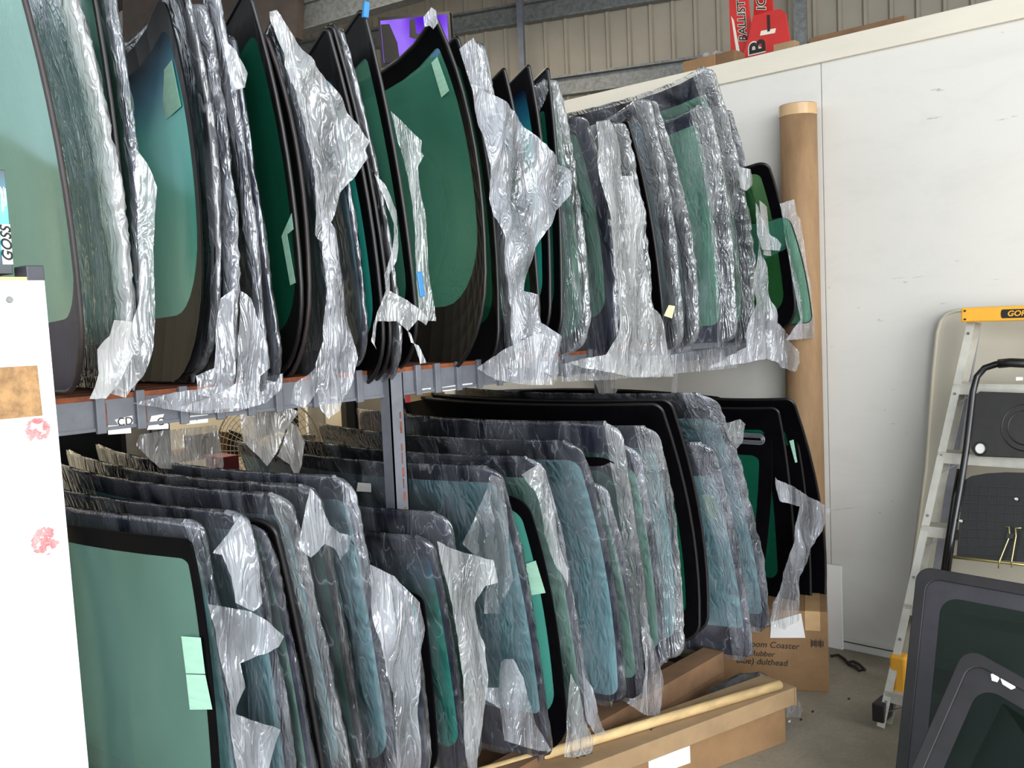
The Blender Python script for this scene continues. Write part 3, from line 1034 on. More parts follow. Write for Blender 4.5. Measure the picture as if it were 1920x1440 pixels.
u21, s21 = U('black windscreen corner just left of the torn bag corner', (1027, 128), (1048, 380), (1052, 650), pane='g_dark', fr=(0.04, 0.12, 0.1), trim='trim', rs=(.1, .01, .05, .1))
u22, s22 = U('clear-wrapped pale green windscreen with crumpled bag corner, white at its foot', (1034, 146), (1082, 400), (1098, 662), sag=0, pane='g_mint', wrap=dict(mt='f_mid', roll='f_milk', r=0.02, amp=0.01), fr=(.012, .05, .05), border='edge')
u23, s23 = U('light green wrapped windscreen with a broad dark lower border', (1090, 212), (1142, 420), (1156, 672), sag=-.01, pane='g_mint', wrap=CL, border='fritblue', fr=(.045, .05, .13), rs=(.08, .04, .05, .1))
u24, s24 = U('wrapped windscreen under the widest milky sheet', (1160, 228), (1200, 420), (1217, 650), pane='g_pale', wrap=ML, border='fritblue')
flap(u24, [(1118, 228), (1145, 224), (1160, 250), (1168, 330), (1180, 330), (1208, 400), (1212, 520), (1218, 575), (1240, 590), (1250, 640), (1268, 706), (1190, 708), (1110, 692), (1062, 680), (1135, 665), (1160, 620), (1163, 540), (1140, 400), (1125, 300)], 1.95, 'f_milk', amp=0.022)
u25, s25 = U('narrow black windscreen edge between two milky wrapped ones', (1176, 222), (1222, 420), (1246, 640), pane='g_dark', fr=(0.05, 0.12, 0.1), trim='trim', rs=(.06, .02, .05, .1))
u26, s26 = U('thickly wrapped windscreen with a small cream sticker near its foot', (1206, 180), (1252, 400), (1272, 655), pane='g_blue', wrap=ML, border='fritblue', rs=(.06, .04, .05, .1))
MB().prism([atY(px, py, 1.985) for px, py in ((1254, 572), (1266, 574), (1260, 597), (1245, 592))], (0, 0.001, 0)).make('sticker', 'stickery', u26)
u27, s27 = U('thickly wrapped windscreen leaning on the one with a cream sticker', (1218, 182), (1284, 420), (1302, 650), pane='g_blue', wrap=ML, border='fritblue', rs=(.08, .04, .05, .1))
u28, s28 = U('green windscreen in a taut starry wrap with a white fold at its edge', (1322, 196), (1360, 400), (1373, 640), sag=-.04, pane='g_mint', wrap=dict(mt='f_clear', roll='f_milk', r=0.018, amp=0.012, rollw=.07), border='fritblue', fr=(.05, .06, .06), rs=(.05, .03, .05, .1), Yn=1.98)
u29, s29 = U('tallest wrapped windscreen, its peak reaching the top of the white wall', (1328, 128), (1394, 400), (1405, 640), sag=-.03, pane='g_mint', wrap=dict(mt='f_clear', roll='f_milk', r=0.02, amp=0.013, rollw=.08), border='fritblue', fr=(.04, .07, .08), rs=(.05, .02, .05, .1), Yn=2.0)
u30, s30 = U('grey-edged wrapped windscreen next to the tallest wrapped one', (1362, 205), (1420, 410), (1455, 615), pane='g_pale', wrap=MD, border='fritblue', fr=(.05, .07, .1), rs=(.05, .02, .05, .1))
flap(u30, [(1420, 440), (1436, 500), (1445, 560), (1460, 600), (1498, 660), (1502, 680), (1496, 697), (1470, 690), (1440, 672), (1405, 680), (1330, 690), (1400, 650), (1412, 560)], 1.88, 'f_mid', amp=0.025)
flap(u30, [(1385, 310), (1405, 318), (1412, 345), (1400, 358), (1388, 350)], 1.93, 'f_milk', amp=0.01)
u31, s31 = U('small dark green rear window with rounded black border near the cardboard tube', (1437, 302), (1472, 430), (1494, 612), pane='g_olive', fr=(0.05, 0.05, 0.06), trim='trim', rs=(.08, .05, .05, .08), Yn=1.88, L=.5, sag=.02, horn=0)
flap(u31, [(1415, 380), (1430, 410), (1448, 440), (1466, 458), (1462, 470), (1430, 468), (1420, 440)], 1.84, 'f_mid', amp=0.015)
flap(u31, [(1424, 375), (1438, 388), (1446, 480), (1432, 478), (1428, 430)], 1.865, 'f_grey', amp=0.004)
u32, s32 = U('frameless green quarter glass right beside the cardboard tube', (1478, 402), (1508, 500), (1524, 604), pane='g_green', fr=(0.004, 0.004, 0.004), border='edge', rs=(.03, .05, .05, .03), Yn=1.83, L=.35, sag=.01, horn=0)
flap(u32, [(1462, 382), (1488, 374), (1494, 404), (1501, 410), (1527, 600), (1527, 634), (1472, 638), (1500, 600), (1480, 480)], 1.87, 'f_mid', amp=0.006)

# --- bottom row, from the white board towards the wall
LB = 1560
l0, t0 = Lw('nearest green windscreen with black border and two pale stickers, beside the white board', (357, 1010), (394, 1240), (420, 1600), Yn=1.83, pane='g_sage', fr=(0.02, 0.075, 0.06), rs=(.06, .03, .04, .06), stick=(([(343, 1192), (381, 1194), (389, 1262), (350, 1262)], 'sticker'), ([(350, 1264), (389, 1264), (398, 1330), (358, 1330)], 'sticker')))
l1, t1 = Lw('wrapped windscreen right behind the nearest one, its torn flap folded out', (366, 980), (420, 1230), (462, 1560), pane='g_blue', wrap=MD, border='fritblue', fr=(.05, .07, .06), rs=(.06, .03, .04, .06))
flap(l1, [(388, 1132), (420, 1138), (468, 1146), (500, 1165), (529, 1192), (520, 1212), (480, 1228), (455, 1245), (462, 1290), (445, 1340), (470, 1350), (508, 1360), (525, 1368), (505, 1440), (440, 1450), (430, 1300), (405, 1180)], 1.785, 'f_mid', amp=0.02)
l2, t2 = Lw('wrapped windscreen with a bright gathered sheet at its top corner', (452, 962), (512, 1210), (560, 1590), pane='g_blue', wrap=MD, border='fritblue')
flap(l2, [(452, 965), (470, 990), (478, 1050), (488, 1130), (470, 1145), (440, 1130), (430, 1080), (415, 1040), (396, 1036), (430, 1000)], 1.805, 'f_mid', amp=0.02)
l3, t3 = Lw('pale wrapped windscreen left of the bare black-edged one', (486, 986), (545, 1200), (602, 1560), pane='g_pale', wrap=CL, border='fritblue', fr=(.02, .05, .06))
l4, t4 = Lw('bare black-edged windscreen standing between wrapped ones', (512, 978), (566, 1220), (622, 1545), pane='g_dark', trim='trim', fr=(.03, .06, .06))
l5, t5 = Lw('wrapped windscreen with a long bright white stripe down its edge', (534, 930), (598, 1180), (664, 1510), pane='g_blue', wrap=dict(mt='f_clear', roll='f_milk', r=.012, amp=.008), border='fritblue', fr=(.03, .07, .06))
l6, t6 = Lw('wrapped dark green windscreen with pleated film at its top corner', (590, 915), (642, 1190), (692, 1500), pane='g_dark', wrap=CL, border='frit', fr=(.015, .07, .06))
flap(l6, [(580, 914), (600, 935), (620, 985), (640, 1000), (662, 1005), (658, 1030), (640, 1052), (630, 1030), (610, 1020), (580, 1045), (562, 1030), (565, 980)], 1.805, 'f_mid', amp=0.02)
l7, t7 = Lw('tall wrapped windscreen with long top edge, left of the frosted blob', (652, 898), (702, 1160), (748, 1480), pane='g_blue', wrap=MD, border='fritblue', fr=(.02, .07, .06))
l8, t8 = Lw('low wrapped windscreen with a rounded frosted blob of plastic', (745, 1082), (782, 1230), (800, 1468), pane='g_green', wrap=CL, border='fritblue', rs=(.06, .1, .05, .06))
flap(l8, [(692, 1058), (740, 1080), (780, 1128), (793, 1180), (787, 1250), (782, 1340), (790, 1440), (740, 1440), (738, 1300), (705, 1180)], 1.795, 'f_mid', amp=0.025)
l8b, t8b = Lw('bare black-framed teal windscreen behind the frosted blob', (792, 1112), (808, 1250), (824, 1458), pane='g_teal', border='frit', fr=(.025, .03, .06), rs=(.06, .05, .05, .06), Yn=1.87)
l9, t9 = Lw('wrapped teal windscreen with blue shade band, left of a wide milky flap', (806, 1010), (846, 1210), (876, 1450), pane='g_tealband', wrap=CL, border='fritblue', fr=(.02, .05, .06), rs=(.06, .05, .05, .06))
flap(l9, [(815, 1014), (868, 1036), (924, 1050), (930, 1092), (908, 1098), (893, 1130), (895, 1170), (910, 1210), (914, 1265), (905, 1330), (896, 1440), (880, 1445), (870, 1330), (860, 1200), (842, 1100)], 1.790, 'f_milk', amp=0.015)
l9b, t9b = Lw('dark wrapped windscreen showing its top edge behind the blue shade band', (838, 966), (874, 1190), (905, 1440), pane='g_dark', wrap=CL, border='fritblue', fr=(.04, .09, .06))
l10, t10 = Lw('pale blue wrapped windscreen with a drooping twist of plastic', (931, 880), (992, 1130), (1030, 1418), pane='g_blue', wrap=CL, border='fritblue', fr=(.035, .05, .12), rs=(.03, .04, .05, .06))
flap(l10, [(935, 1240), (960, 1235), (978, 1270), (985, 1310), (1028, 1405), (1010, 1408), (950, 1390), (940, 1330), (910, 1310), (912, 1290), (940, 1290)], 1.790, 'f_mid', amp=0.025)
flap(l10, [(925, 890), (945, 900), (955, 1000), (960, 1090), (935, 1150), (905, 1150), (920, 1070), (870, 1020), (895, 960)], 1.805, 'f_clear', amp=0.02)
MB().prism([on_sheet(t10, px, py) + Vector((-.03, 0, 0)) for px, py in ((684, 902), (708, 904), (708, 920), (684, 918))], (-.001, 0, 0)).make('paper_tag', 'paper', l10)
l11, t11 = Lw('bare black-framed bright green windscreen with a banded mint sticker', (985, 930), (1040, 1150), (1066, 1416), pane='g_teal', border='frit', fr=(.035, .05, .1), rs=(.1, .07, .05, .06), Yn=1.86, stick=(([(984, 1058), (1008, 1050), (1022, 1112), (997, 1116)], 'sticker'),))
l12, t12 = Lw('wrapped windscreen with crumpled silvery top, beside the mint sticker one', (1010, 862), (1068, 1110), (1106, 1388), pane='g_pale', wrap=MD, border='fritblue', fr=(.03, .07, .06))
flap(l12, [(978, 890), (1010, 868), (1028, 920), (1040, 990), (1062, 1070), (1064, 1100), (1040, 1060), (1015, 980), (1000, 920)], 1.795, 'f_milk', amp=0.02)
flap(l12, [(1068, 1262), (1080, 1290), (1096, 1350), (1112, 1390), (1108, 1412), (1080, 1420), (1055, 1418), (1062, 1370)], 1.785, 'f_milk', amp=0.02)
flap(l12, [(1090, 1255), (1110, 1290), (1120, 1340), (1137, 1378), (1115, 1380), (1100, 1340)], 1.790, 'f_mid', amp=0.02)
l13, t13 = Lw('pale blue wrapped windscreen with a smooth wide face, middle of the bottom row', (1082, 832), (1144, 1070), (1168, 1318), pane='g_blue', wrap=CL, border='fritblue', fr=(.03, .06, .02), rs=(.05, .05, .05, .06))
l14, t14 = Lw('short wrapped windscreen with twisted plastic peak', (1128, 908), (1178, 1100), (1204, 1312), pane='g_pale', wrap=MD, border='fritblue', rs=(.04, .04, .05, .06))
l15, t15 = Lw('bare black-framed windscreen with rounded top corner behind the twisted peak', (1162, 858), (1200, 1050), (1222, 1285), pane='g_green', border='frit', fr=(.04, .06, .08), rs=(.06, .08, .05, .06))
l16, t16 = Lw('wrapped windscreen with a bright stripe and long top edge near the post', (1157, 797), (1196, 1050), (1225, 1270), pane='g_dark', wrap=dict(mt='f_clear', roll='f_milk', r=.012), border='fritblue', fr=(.03, .09, .06))
l17, t17 = Lw('wrapped windscreen trailing a ragged bag below its foot', (1190, 838), (1230, 1060), (1245, 1262), pane='g_pale', wrap=MD, border='fritblue')
flap(l17, [(1208, 1175), (1225, 1200), (1240, 1240), (1247, 1290), (1240, 1345), (1215, 1342), (1175, 1318), (1205, 1300), (1208, 1240)], 1.795, 'f_mid', amp=0.02)
l18, t18 = Lw('shiny white-wrapped windscreen left of two bare black ones', (1226, 804), (1266, 1020), (1272, 1236), pane='g_blue', wrap=dict(mt='f_clear', roll='f_milk', r=.014, amp=.010, rollw=.08), border='fritblue', rs=(.06, .04, .05, .06))
l19, t19 = Lw('first bare black windscreen, its long top edge rising toward the wall', (1238, 758), (1298, 990), (1310, 1205), pane='g_dark', trim='trim', border='frit', fr=(.05, .09, .09), rs=(.08, .03, .05, .06), stick=(([(1240, 848), (1247, 846), (1256, 904), (1250, 904)], 'sticker'),))
l20, t20 = Lw('second bare black windscreen, pressed against the first', (1256, 750), (1314, 980), (1326, 1190), pane='g_dark', trim='trim', border='frit', fr=(.05, .09, .09), rs=(.08, .03, .05, .06))
l21, t21 = Lw('wrapped windscreen with blue-green face and light banded sticker', (1330, 834), (1378, 1030), (1408, 1232), pane='g_blue', wrap=dict(mt='f_clear', roll='f_mid', r=.014, rollw=.08), border='fritblue', fr=(.03, .14, .12), rs=(.03, .04, .05, .06), Yn=1.84, stick=(([(1315, 928), (1340, 925), (1352, 972), (1328, 972)], 'sticker'),))
l22, t22 = Lw('tallest wrapped windscreen of the bottom row, shiny and arched', (1334, 742), (1404, 960), (1440, 1178), pane='g_blue', wrap=dict(mt='f_clear', roll='f_mid', r=.016, amp=.01, rollw=.14), border='fritblue', fr=(.02, .1, .06), rs=(.03, .06, .05, .06), Yn=1.82)
flap(l22, [(1360, 795), (1385, 786), (1398, 795), (1388, 830), (1380, 842), (1366, 820)], 1.77, 'f_milk', amp=0.012)
l23, t23 = Lw('black rear window with a brake light pattern and green glass', (1446, 815), (1446, 930), (1424, 1140), pane='g_dark', border='frit', fr=(.06, .16, .1), rs=(.05, .05, .05, .05), Yn=1.86, L=.7, sag=.0, rise=0, horn=0)
for k in range(4):
    r_ = 0.022 - k * 0.005
    c = on_sheet(t23, 1428, 823) + Vector((-0.006, 0, 0))
    pts = []
    for j in range(9):
        a = -PI / 2 + PI * j / 8
        pts.append(c + Vector((0, -math.cos(a) * r_, math.sin(a) * r_)))
    pts = [c + Vector((0, .22, -r_))] + pts + [c + Vector((0, .22, r_))]
    MB().tube(pts, 0.0012, 4).make('heater_line', 'alud', l23)
l24, t24 = Lw('black rear window standing second behind the brake light one', (1458, 765), (1482, 930), (1494, 1140), pane='g_dark', border='frit', trim='trim', fr=(.08, .12, .1), rs=(.05, .03, .05, .05), Yn=1.83, L=.7, sag=.0)
l25, t25 = Lw('black rear window with a pale sticker slot on its edge', (1478, 752), (1510, 930), (1520, 1140), pane='g_dark', border='frit', trim='trim', fr=(.08, .12, .1), rs=(.05, .03, .05, .05), Yn=1.81, L=.6, sag=.0, stick=(([(1482, 826), (1489, 824), (1497, 866), (1490, 868)], 'sticker'),))
l26, t26 = Lw('outermost black rear window standing on the carton by the tube', (1486, 748), (1538, 950), (1546, 1132), pane='g_dark', border='frit', trim='trim', fr=(.08, .12, .1), rs=(.05, .03, .05, .05), Yn=1.77, L=.6, sag=.0)
flap(l26, [(1450, 893), (1500, 920), (1558, 954), (1540, 990), (1522, 1030), (1502, 1080), (1494, 1160), (1475, 1182), (1448, 1172), (1445, 1140), (1460, 1100), (1480, 1040), (1495, 1000), (1500, 950), (1462, 940)], 1.70, 'f_mid', amp=0.02)

# ------------------------------------------------------------------ plastic hanging from the shelf, behind the sheets
def hang(label, poly, Y, mt, amp=0.02):
    return flap(None, poly, Y, mt, amp=amp, name='plastic_scrap', label=label, cat='plastic scrap')


hang('wide dusty rectangle of plastic hanging below the labelled shelf beam', [(262, 815), (300, 808), (405, 797), (412, 830), (420, 872), (416, 885), (300, 878), (255, 835)], 2.6, 'f_grey', 0.006)
hang('large crumpled grey bag hanging to a point below the shelf', [(445, 765), (500, 742), (520, 752), (558, 772), (540, 800), (525, 835), (518, 850), (500, 874), (478, 850), (455, 828), (450, 790)], 2.32, 'f_grey')
hang('torn dark grey strip of plastic beside the crumpled bag and the fan', [(540, 790), (558, 800), (572, 830), (566, 870), (552, 902), (540, 870), (522, 855), (530, 830)], 2.36, 'f_grey')
hang('brown torn scrap of paper stuck on the grey post below the shelf', [(1108, 706), (1125, 700), (1152, 712), (1158, 730), (1148, 762), (1138, 768), (1128, 745)], 2.38, 'f_grey', 0.006)
hang('thin torn plastic tail hanging near the middle post', [(1262, 700), (1270, 690), (1270, 740), (1262, 755), (1258, 752)], 2.2, 'f_grey', 0.004)
hang('cloudy film draped along the beam under the wrapped windscreens', [(1048, 684), (1110, 672), (1260, 665), (1420, 640), (1480, 640), (1420, 675), (1380, 690), (1270, 700), (1140, 712), (1050, 716)], 2.14, 'f_mid', 0.01)
hang('long cloudy film draped over the left end of the shelf beam', [(250, 756), (330, 735), (440, 720), (530, 700), (528, 728), (500, 755), (440, 772), (380, 776), (320, 768)], 2.1, 'f_mid', 0.012)

# ------------------------------------------------------------------ things behind the rack
# pedestal fan with wire guard
fc = hit(506, 838, (0, 4.3, 0), (0, 1, 0))
fan = empty('pedestal_fan', (fc.x, 4.3, 0), 'beige pedestal fan with a round wire guard behind the rack', 'fan')
mb = MB()
R_ = 0.27
fr_ax, fr_up = Rh, Uz
nrm = Fh


def circ(c, r, n, axa, axb): return [c + axa * r * math.cos(2 * PI * k / n) + axb * r * math.sin(2 * PI * k / n) for k in range(n)]


for k in range(12):
    r = R_ * (k + 1) / 12
    mb.tube(circ(fc - nrm * (0.10 * math.sqrt(max(0, 1 - (r / R_) ** 2)) + 0.02), r, 36, Rh, Uz), 0.0022 if k < 11 else 0.006, 4, close=True)
for k in range(40):
    a = 2 * PI * k / 40
    dr = Rh * math.cos(a) + Uz * math.sin(a)
    mb.tube([fc + dr * R_ * q - nrm * (0.10 * math.sqrt(max(0, 1 - q * q)) + 0.02) for q in (0.1, .4, .7, .9, 1)], 0.0018, 4)
mb.make('wire_guard', 'fanw', fan)
for k in range(4):
    a0 = 2 * PI * k / 4
    pts = []
    for (rr, da) in ((0.05, -0.3), (0.12, -0.5), (0.23, -0.45), (0.24, 0.2), (0.12, 0.45), (0.05, 0.3)):
        dr = Rh * math.cos(a0 + da) + Uz * math.sin(a0 + da)
        pts.append(fc + dr * rr + nrm * (0.02 + da * 0.05))
    MB().prism(pts, nrm * 0.004).make('blade', 'greyp', fan)
MB().tube([fc - nrm * 0.0, fc + nrm * 0.18], 0.06, 16).make('motor_housing', 'cream', fan, smooth=True)
MB().tube([(fc.x, 4.3, 0.03), (fc.x, 4.3, fc.z)], 0.016, 10).make('pole', 'greyp', fan)
MB().tube([(fc.x, 4.3, 0.0), (fc.x, 4.3, 0.03)], [0.2, 0.18], 24).make('base', 'greyp', fan)
# red box, shelf bits beside it
bx = MB()
c = hit(432, 855, (0, 4.0, 0), (0, 1, 0))
tag(MB().box((c.x - .045, 4.0, c.z - .2), (c.x + .045, 4.15, c.z)).make('red_tin', 'dred', bevel=.004), 'dull red tin half hidden next to the fan', 'tin')
sh_ = empty('side_shelf', (c.x, 4.5, 0), 'cluttered narrow shelf unit behind the fan and the rack', 'shelf')
cc = hit(430, 820, (0, 4.6, 0), (0, 1, 0))
for dx in (-.5, .35):
    MB().box((cc.x + dx, 4.5, 0), (cc.x + dx + .03, 4.9, cc.z + .35)).make('upright', 'steeld', sh_)
for dz in (-.9, -.45, -.08, .14):
    MB().box((cc.x - .5, 4.5, cc.z + dz), (cc.x + .38, 4.9, cc.z + dz + .02)).make('shelf_board', 'wood', sh_)
for k, (px, py, w, h, mt, nmn, lb) in enumerate(((420, 812, .2, .03, 'paper', 'paper_stack', 'white stack of papers on the narrow shelf behind the rack'), (418, 838, .22, .08, 'card', 'small_carton', 'small brown carton below the papers behind the rack'))):
    q = hit(px, py, (0, 4.55, 0), (0, 1, 0))
    zz = cc.z + (-.06 if k else .16)
    tag(MB().box((q.x - w / 2, 4.52, zz), (q.x + w / 2, 4.75, zz + h)).make(nmn, mt, bevel=.002), lb, 'paper' if k == 0 else 'carton')
# tall beige carton and dark upright by the rear wall
a = hit(668, 860, (0, 4.7, 0), (0, 1, 0)); b = hit(816, 765, (0, 4.7, 0), (0, 1, 0))
ct = MB().box((a.x, 4.7, 0), (4.17, 5.0, b.z + .12)).make('tall_carton', 'cream', bevel=.004)
tag(ct, 'tall pale carton seen in the gap between the shelves by the post', 'carton')
a = hit(660, 800, (0, 4.6, 0), (0, 1, 0))
tag(MB().box((a.x - .045, 4.6, 0), (a.x + .045, 4.64, a.z + .4)).box((a.x - .045, 4.59, .2), (a.x - .035, 4.6, a.z + .4)).box((a.x + .035, 4.59, .2), (a.x + .045, 4.6, a.z + .4)).make('black_upright', 'blackp'), 'narrow black upright panel left of the tall pale carton', 'cupboard')
a = hit(610, 800, (0, 5.0, 0), (0, 1, 0))
tag(MB().box((a.x - .12, 5.0, 0), (a.x + .2, 5.04, a.z + .5)).box((a.x - .14, 4.985, 0), (a.x - .11, 5.0, a.z + .5)).make('white_door_leaf', 'wall'), 'white board standing against the rear wall right of the fan', 'board')
# cartons and odds further right, wood lath, pink tag
q0, q1 = hit(762, 748, (0, 3.1, 0), (0, 1, 0)), hit(815, 738, (0, 3.1, 0), (0, 1, 0))
lt_ = MB().bar(q0, q1 + (q1 - q0) * .3, .02, .03).make('timber_lath', 'wood')
MB().obox(q0 + Vector((-.002, -.012, 0)), (.012, 0, 0), (0, .002, 0), (0, 0, .015)).make('tag', 'pink', lt_)
tag(lt_, 'thin timber lath with a pink tag under the upper shelf', 'lath')
q = hit(763, 750, (0, 3.08, 0), (0, 1, 0))
# windscreens in the rear rows of the bottom level
windscreen('bare black-edged windscreen on the floor behind the rack, its left end rising', (1215, 760), (1240, 900), (1260, 1020), Yn=2.5, L=1.7, sag=.05, pane='g_dark', trim='trim', group='windscreens behind the rack', fr=(.05, .05, .05))
for (lb, T_, M_, B_, Y_, L_, mt_) in (
        ('plain black windscreen edge farthest along the back of the rack', (1360, 748), (1385, 900), (1400, 1040), 2.14, 1.5, 'trim'),):
    windscreen(lb, T_, M_, B_, Yn=Y_, L=L_, sag=.08, pane='g_dark', trim=mt_, group='windscreens behind the rack')

# ------------------------------------------------------------------ white board, box and cap at the left edge
YP = 1.55
a = atY(82, 527, YP); b = atY(165, 1440, YP)
bd = empty('end_board', (a.x, YP, 0), 'white laminate board closing the near end of the rack', 'board')
bz = Vector((a.x + (b.x - a.x) * (a.z / (a.z - b.z)), YP, 0))
MB().prism([(a.x - .75, YP, 0), bz, a, (a.x - .75, YP, a.z)], (0, .02, 0)).make('board', 'board', bd, bevel=.001)
pts = [atY(px, py, YP - 0.0005) for px, py in ((-60, 692), (68, 685), (78, 779), (-60, 792))]
MB().prism(pts, (0, -0.004, 0)).make('chipboard_patch', 'chip', bd)
c = atY(18, 562, YP)
MB().tube([c, c + Vector((0, -.003, 0))], [.0055, .0045], 14).make('screw', 'galv', bd)
for (px, py, rx) in ((71, 807, 21), (84, 1015, 24)):
    c = atY(px, py, YP - 0.0006)
    rr = rx / FPX * (c - CAM).dot(FW)
    # blotchy round mark: broken arcs and specks
    mb = MB()
    for k in range(420):
        aa = random.uniform(0, 2 * PI); r = rr * math.sqrt(random.random())
        if noise.noise(Vector((r * 90 * math.cos(aa), r * 90 * math.sin(aa), px))) < -0.12: continue
        s_ = random.uniform(.0008, .0024)
        q = c + Vector((math.cos(aa) * r, 0, math.sin(aa) * r * 1.08))
        ph = random.uniform(0, PI)
        q = q + Vector((0, -.0002 - k * 2e-6, 0))
        mb.add([q + Vector((math.cos(ph + t) * s_ * 1.4, 0, math.sin(ph + t) * s_)) for t in (0, 1.2, 2.4, 3.6, 4.8)], [(0, 1, 2, 3, 4)])
    o = mb.make('red_stamp', 'stamp', bd)
    o['kind'] = 'stuff'
# dark cap on top of a steel upright
q0 = atY(44, 498, YP + .03); q1 = atY(80, 527, YP + .03)
MB().box((q0.x, YP + .02, q1.z - .02), (q1.x, YP + .07, q0.z)).make('steel_cap', 'steeld', bd, bevel=.002)
MB().box((q0.x - .4, YP + .02, q1.z - .02), (q0.x, YP + .06, q1.z + .006)).make('top_rail', 'wood', bd)
# slim teal box printed GOSS
q0 = atY(-26, 316, YP + .04); q1 = atY(25, 514, YP + .04)


def goss_mat():
    mt, nt, out = nm('teal_gradient_print')
    b_ = N(nt, 'ShaderNodeBsdfPrincipled', Roughness=0.3)
    tc = N(nt, 'ShaderNodeTexCoord')
    sp = N(nt, 'ShaderNodeSeparateXYZ')
    nt.links.new(tc.outputs['Generated'], sp.inputs[0])
    r = ramp(nt, sp.outputs[2], [(0.0, lin((14, 16, 22))), (0.16, lin((20, 60, 76))), (0.36, lin((50, 200, 214))), (0.6, lin((90, 224, 232))), (0.8, lin((40, 110, 130))), (1.0, lin((40, 52, 66)))])
    nt.links.new(r.outputs[0], b_.inputs['Base Color'])
    nt.links.new(b_.outputs[0], out.inputs[0])
    return mt


M['goss'] = goss_mat()
gb = MB().box((q0.x, YP + .04, q1.z), (q1.x, YP + .16, q0.z)).make('product_box', 'goss', bevel=.001)
tag(gb, 'slim black and turquoise box lettered GOSS standing on the white board', 'box')
c = atY(13, 458, YP + .038)
MB().box((c.x - .008, YP + .0385, c.z - .031), (c.x + .007, YP + .0398, c.z + .031)).make('logo_plate', 'white', gb)
text('GOSS', .022, (c.x, YP + .0375, c.z), (0, 0, 1), (-1, 0, 0), 'ink', gb, shear=.3, bold=.0004)
for k in range(4):
    c = atY(3 + k * 3, 372 + (k % 2) * 3, YP + .038)
    MB().box((c.x - .0006, YP + .0388, c.z - .02 + .004 * k), (c.x + .0006, YP + .0398, c.z + .018)).make('small_print', 'white', gb)

a = hit(60, 960, (0, 4.3, 0), (0, 1, 0)); b = hit(236, 812, (0, 4.3, 0), (0, 1, 0))
cb = MB().box((a.x, 4.3, 0), (b.x, 4.7, b.z + .25)).make('dark_filler_box', 'blackp', bevel=.004)  # dark box added to fill the gap with black
tag(cb, 'black filler box added to darken the gap behind the rack, beside the white board', 'dark filler')
MB().box((b.x - .5, 4.29, .1), (b.x - .03, 4.3, b.z + .2)).make('filler_front', 'blackt', cb)
# a pole seen through the nearest windscreen
a = atY(168, 1180, 2.5)
tag(MB().tube([(a.x + .02, 2.5, 0), (a.x, 2.5, a.z)], .019, 12).make('round_pole', 'cardd'), 'round brown pole standing behind the nearest green windscreen', 'pole')

# ------------------------------------------------------------------ tube by the wall
c0 = hit(1492, 205, (0, 1.99, 0), (0, 1, 0))
tb = empty('cardboard_tube', (4.125, 1.945, 0), 'tall brown cardboard tube standing against the white wall', 'tube')
TX, TY, TR = 4.125, 1.945, .081
ztop = c0.z
mb = MB()
nn = 32
v, f = [], []
for (r, z) in ((TR, 0), (TR, .6), (TR, 1.2), (TR, 1.8), (TR, ztop), (TR - .009, ztop), (TR - .009, ztop - .4)):
    for k in range(nn):
        v.append((TX + r * math.cos(2 * PI * k / nn), TY + r * math.sin(2 * PI * k / nn), z))
for j in range(6):
    for k in range(nn):
        f.append((j * nn + k, j * nn + (k + 1) % nn, (j + 1) * nn + (k + 1) % nn, (j + 1) * nn + k))
obj('tube_wall', v, f, 'tube', tb, smooth=True)
MB().tube([(TX, TY, ztop - .05), (TX, TY, ztop - .002)], TR + .0012, 32, caps=False).make('tape_band', 'tape', tb, smooth=True)

# white offcut strip leaning on the wall by the carton
a = atX(1577, 1062, XW - .03); b = atX(1577, 1228, XW - .03)
tag(MB().box((XW - .03, a.y, 0), (XW - .018, a.y + .3, a.z)).make('white_offcut', 'board', bevel=.001), 'white offcut board standing against the wall behind the carton', 'board')

# ------------------------------------------------------------------ cartons
def carton(name, label, p, d, L, Wd, H, z0=0, mt='card', seams=True, cat='carton', Lflap=True):
    """box with its right-front-bottom corner at P, running back along -D for L and away from the camera for WD"""
    d = Vector(d).normalized()
    n_ = Vector((-d.y, d.x, 0))
    if n_.dot(Fh) < 0: n_ = -n_
    e = empty(name, (p[0], p[1], z0), label, cat)
    p = Vector((p[0], p[1], z0))
    c = p - d * L / 2 + n_ * Wd / 2 + Uz * H / 2
    MB().obox(c, d * L / 2, n_ * Wd / 2, Uz * H / 2).make('body', mt, e, bevel=.003)
    return e, p, d, n_


# carton behind, by the wall
pc = atZ(1555, 1299, 0)
d = (pc - atZ(1336, 1283, 0)).normalized()
pcL = atZ(1338, 1281, 0)
hcar = 0
tt = hit(1551, 1148, pc, Fh)
hcar = tt.z
big, p, d, n_ = carton('cardboard_carton', 'brown carton with handwriting and barcode by the white wall', (pc.x, pc.y), d, (pc - pcL).length, .26, hcar)
fp = lambda px, py, o_=-.0015: hit(px, py, p + n_ * o_, n_)
for s_, (px, py), sz in (('oom Coaster', (1452, 1210), .036), ('Rubber', (1430, 1226), .032), ('blue) dulthead', (1428, 1241), .036)):
    text(s_, sz, fp(px, py), d, Uz, 'ink', big, shear=.2)
MB().obox(p - d * .06 + n_ * .13 + Uz * (hcar + .001), d * .03, n_ * .13, Uz * .0006).obox(p - d * .06 - n_ * .001 + Uz * (hcar - .04), d * .03, n_ * .0006, Uz * .04).make('packing_tape', 'tape', big)
mb = MB()
x = 0
for k in range(14):
    w_ = random.choice((.0012, .0022, .003))
    c = fp(1521, 1206) + d * (x)
    mb.obox(c, d * w_ / 2, n_ * .0003, Uz * (.012 + .006 * (k % 5 == 0)))
    x += w_ + random.choice((.0012, .002))
mb.make('barcode', 'ink', big)
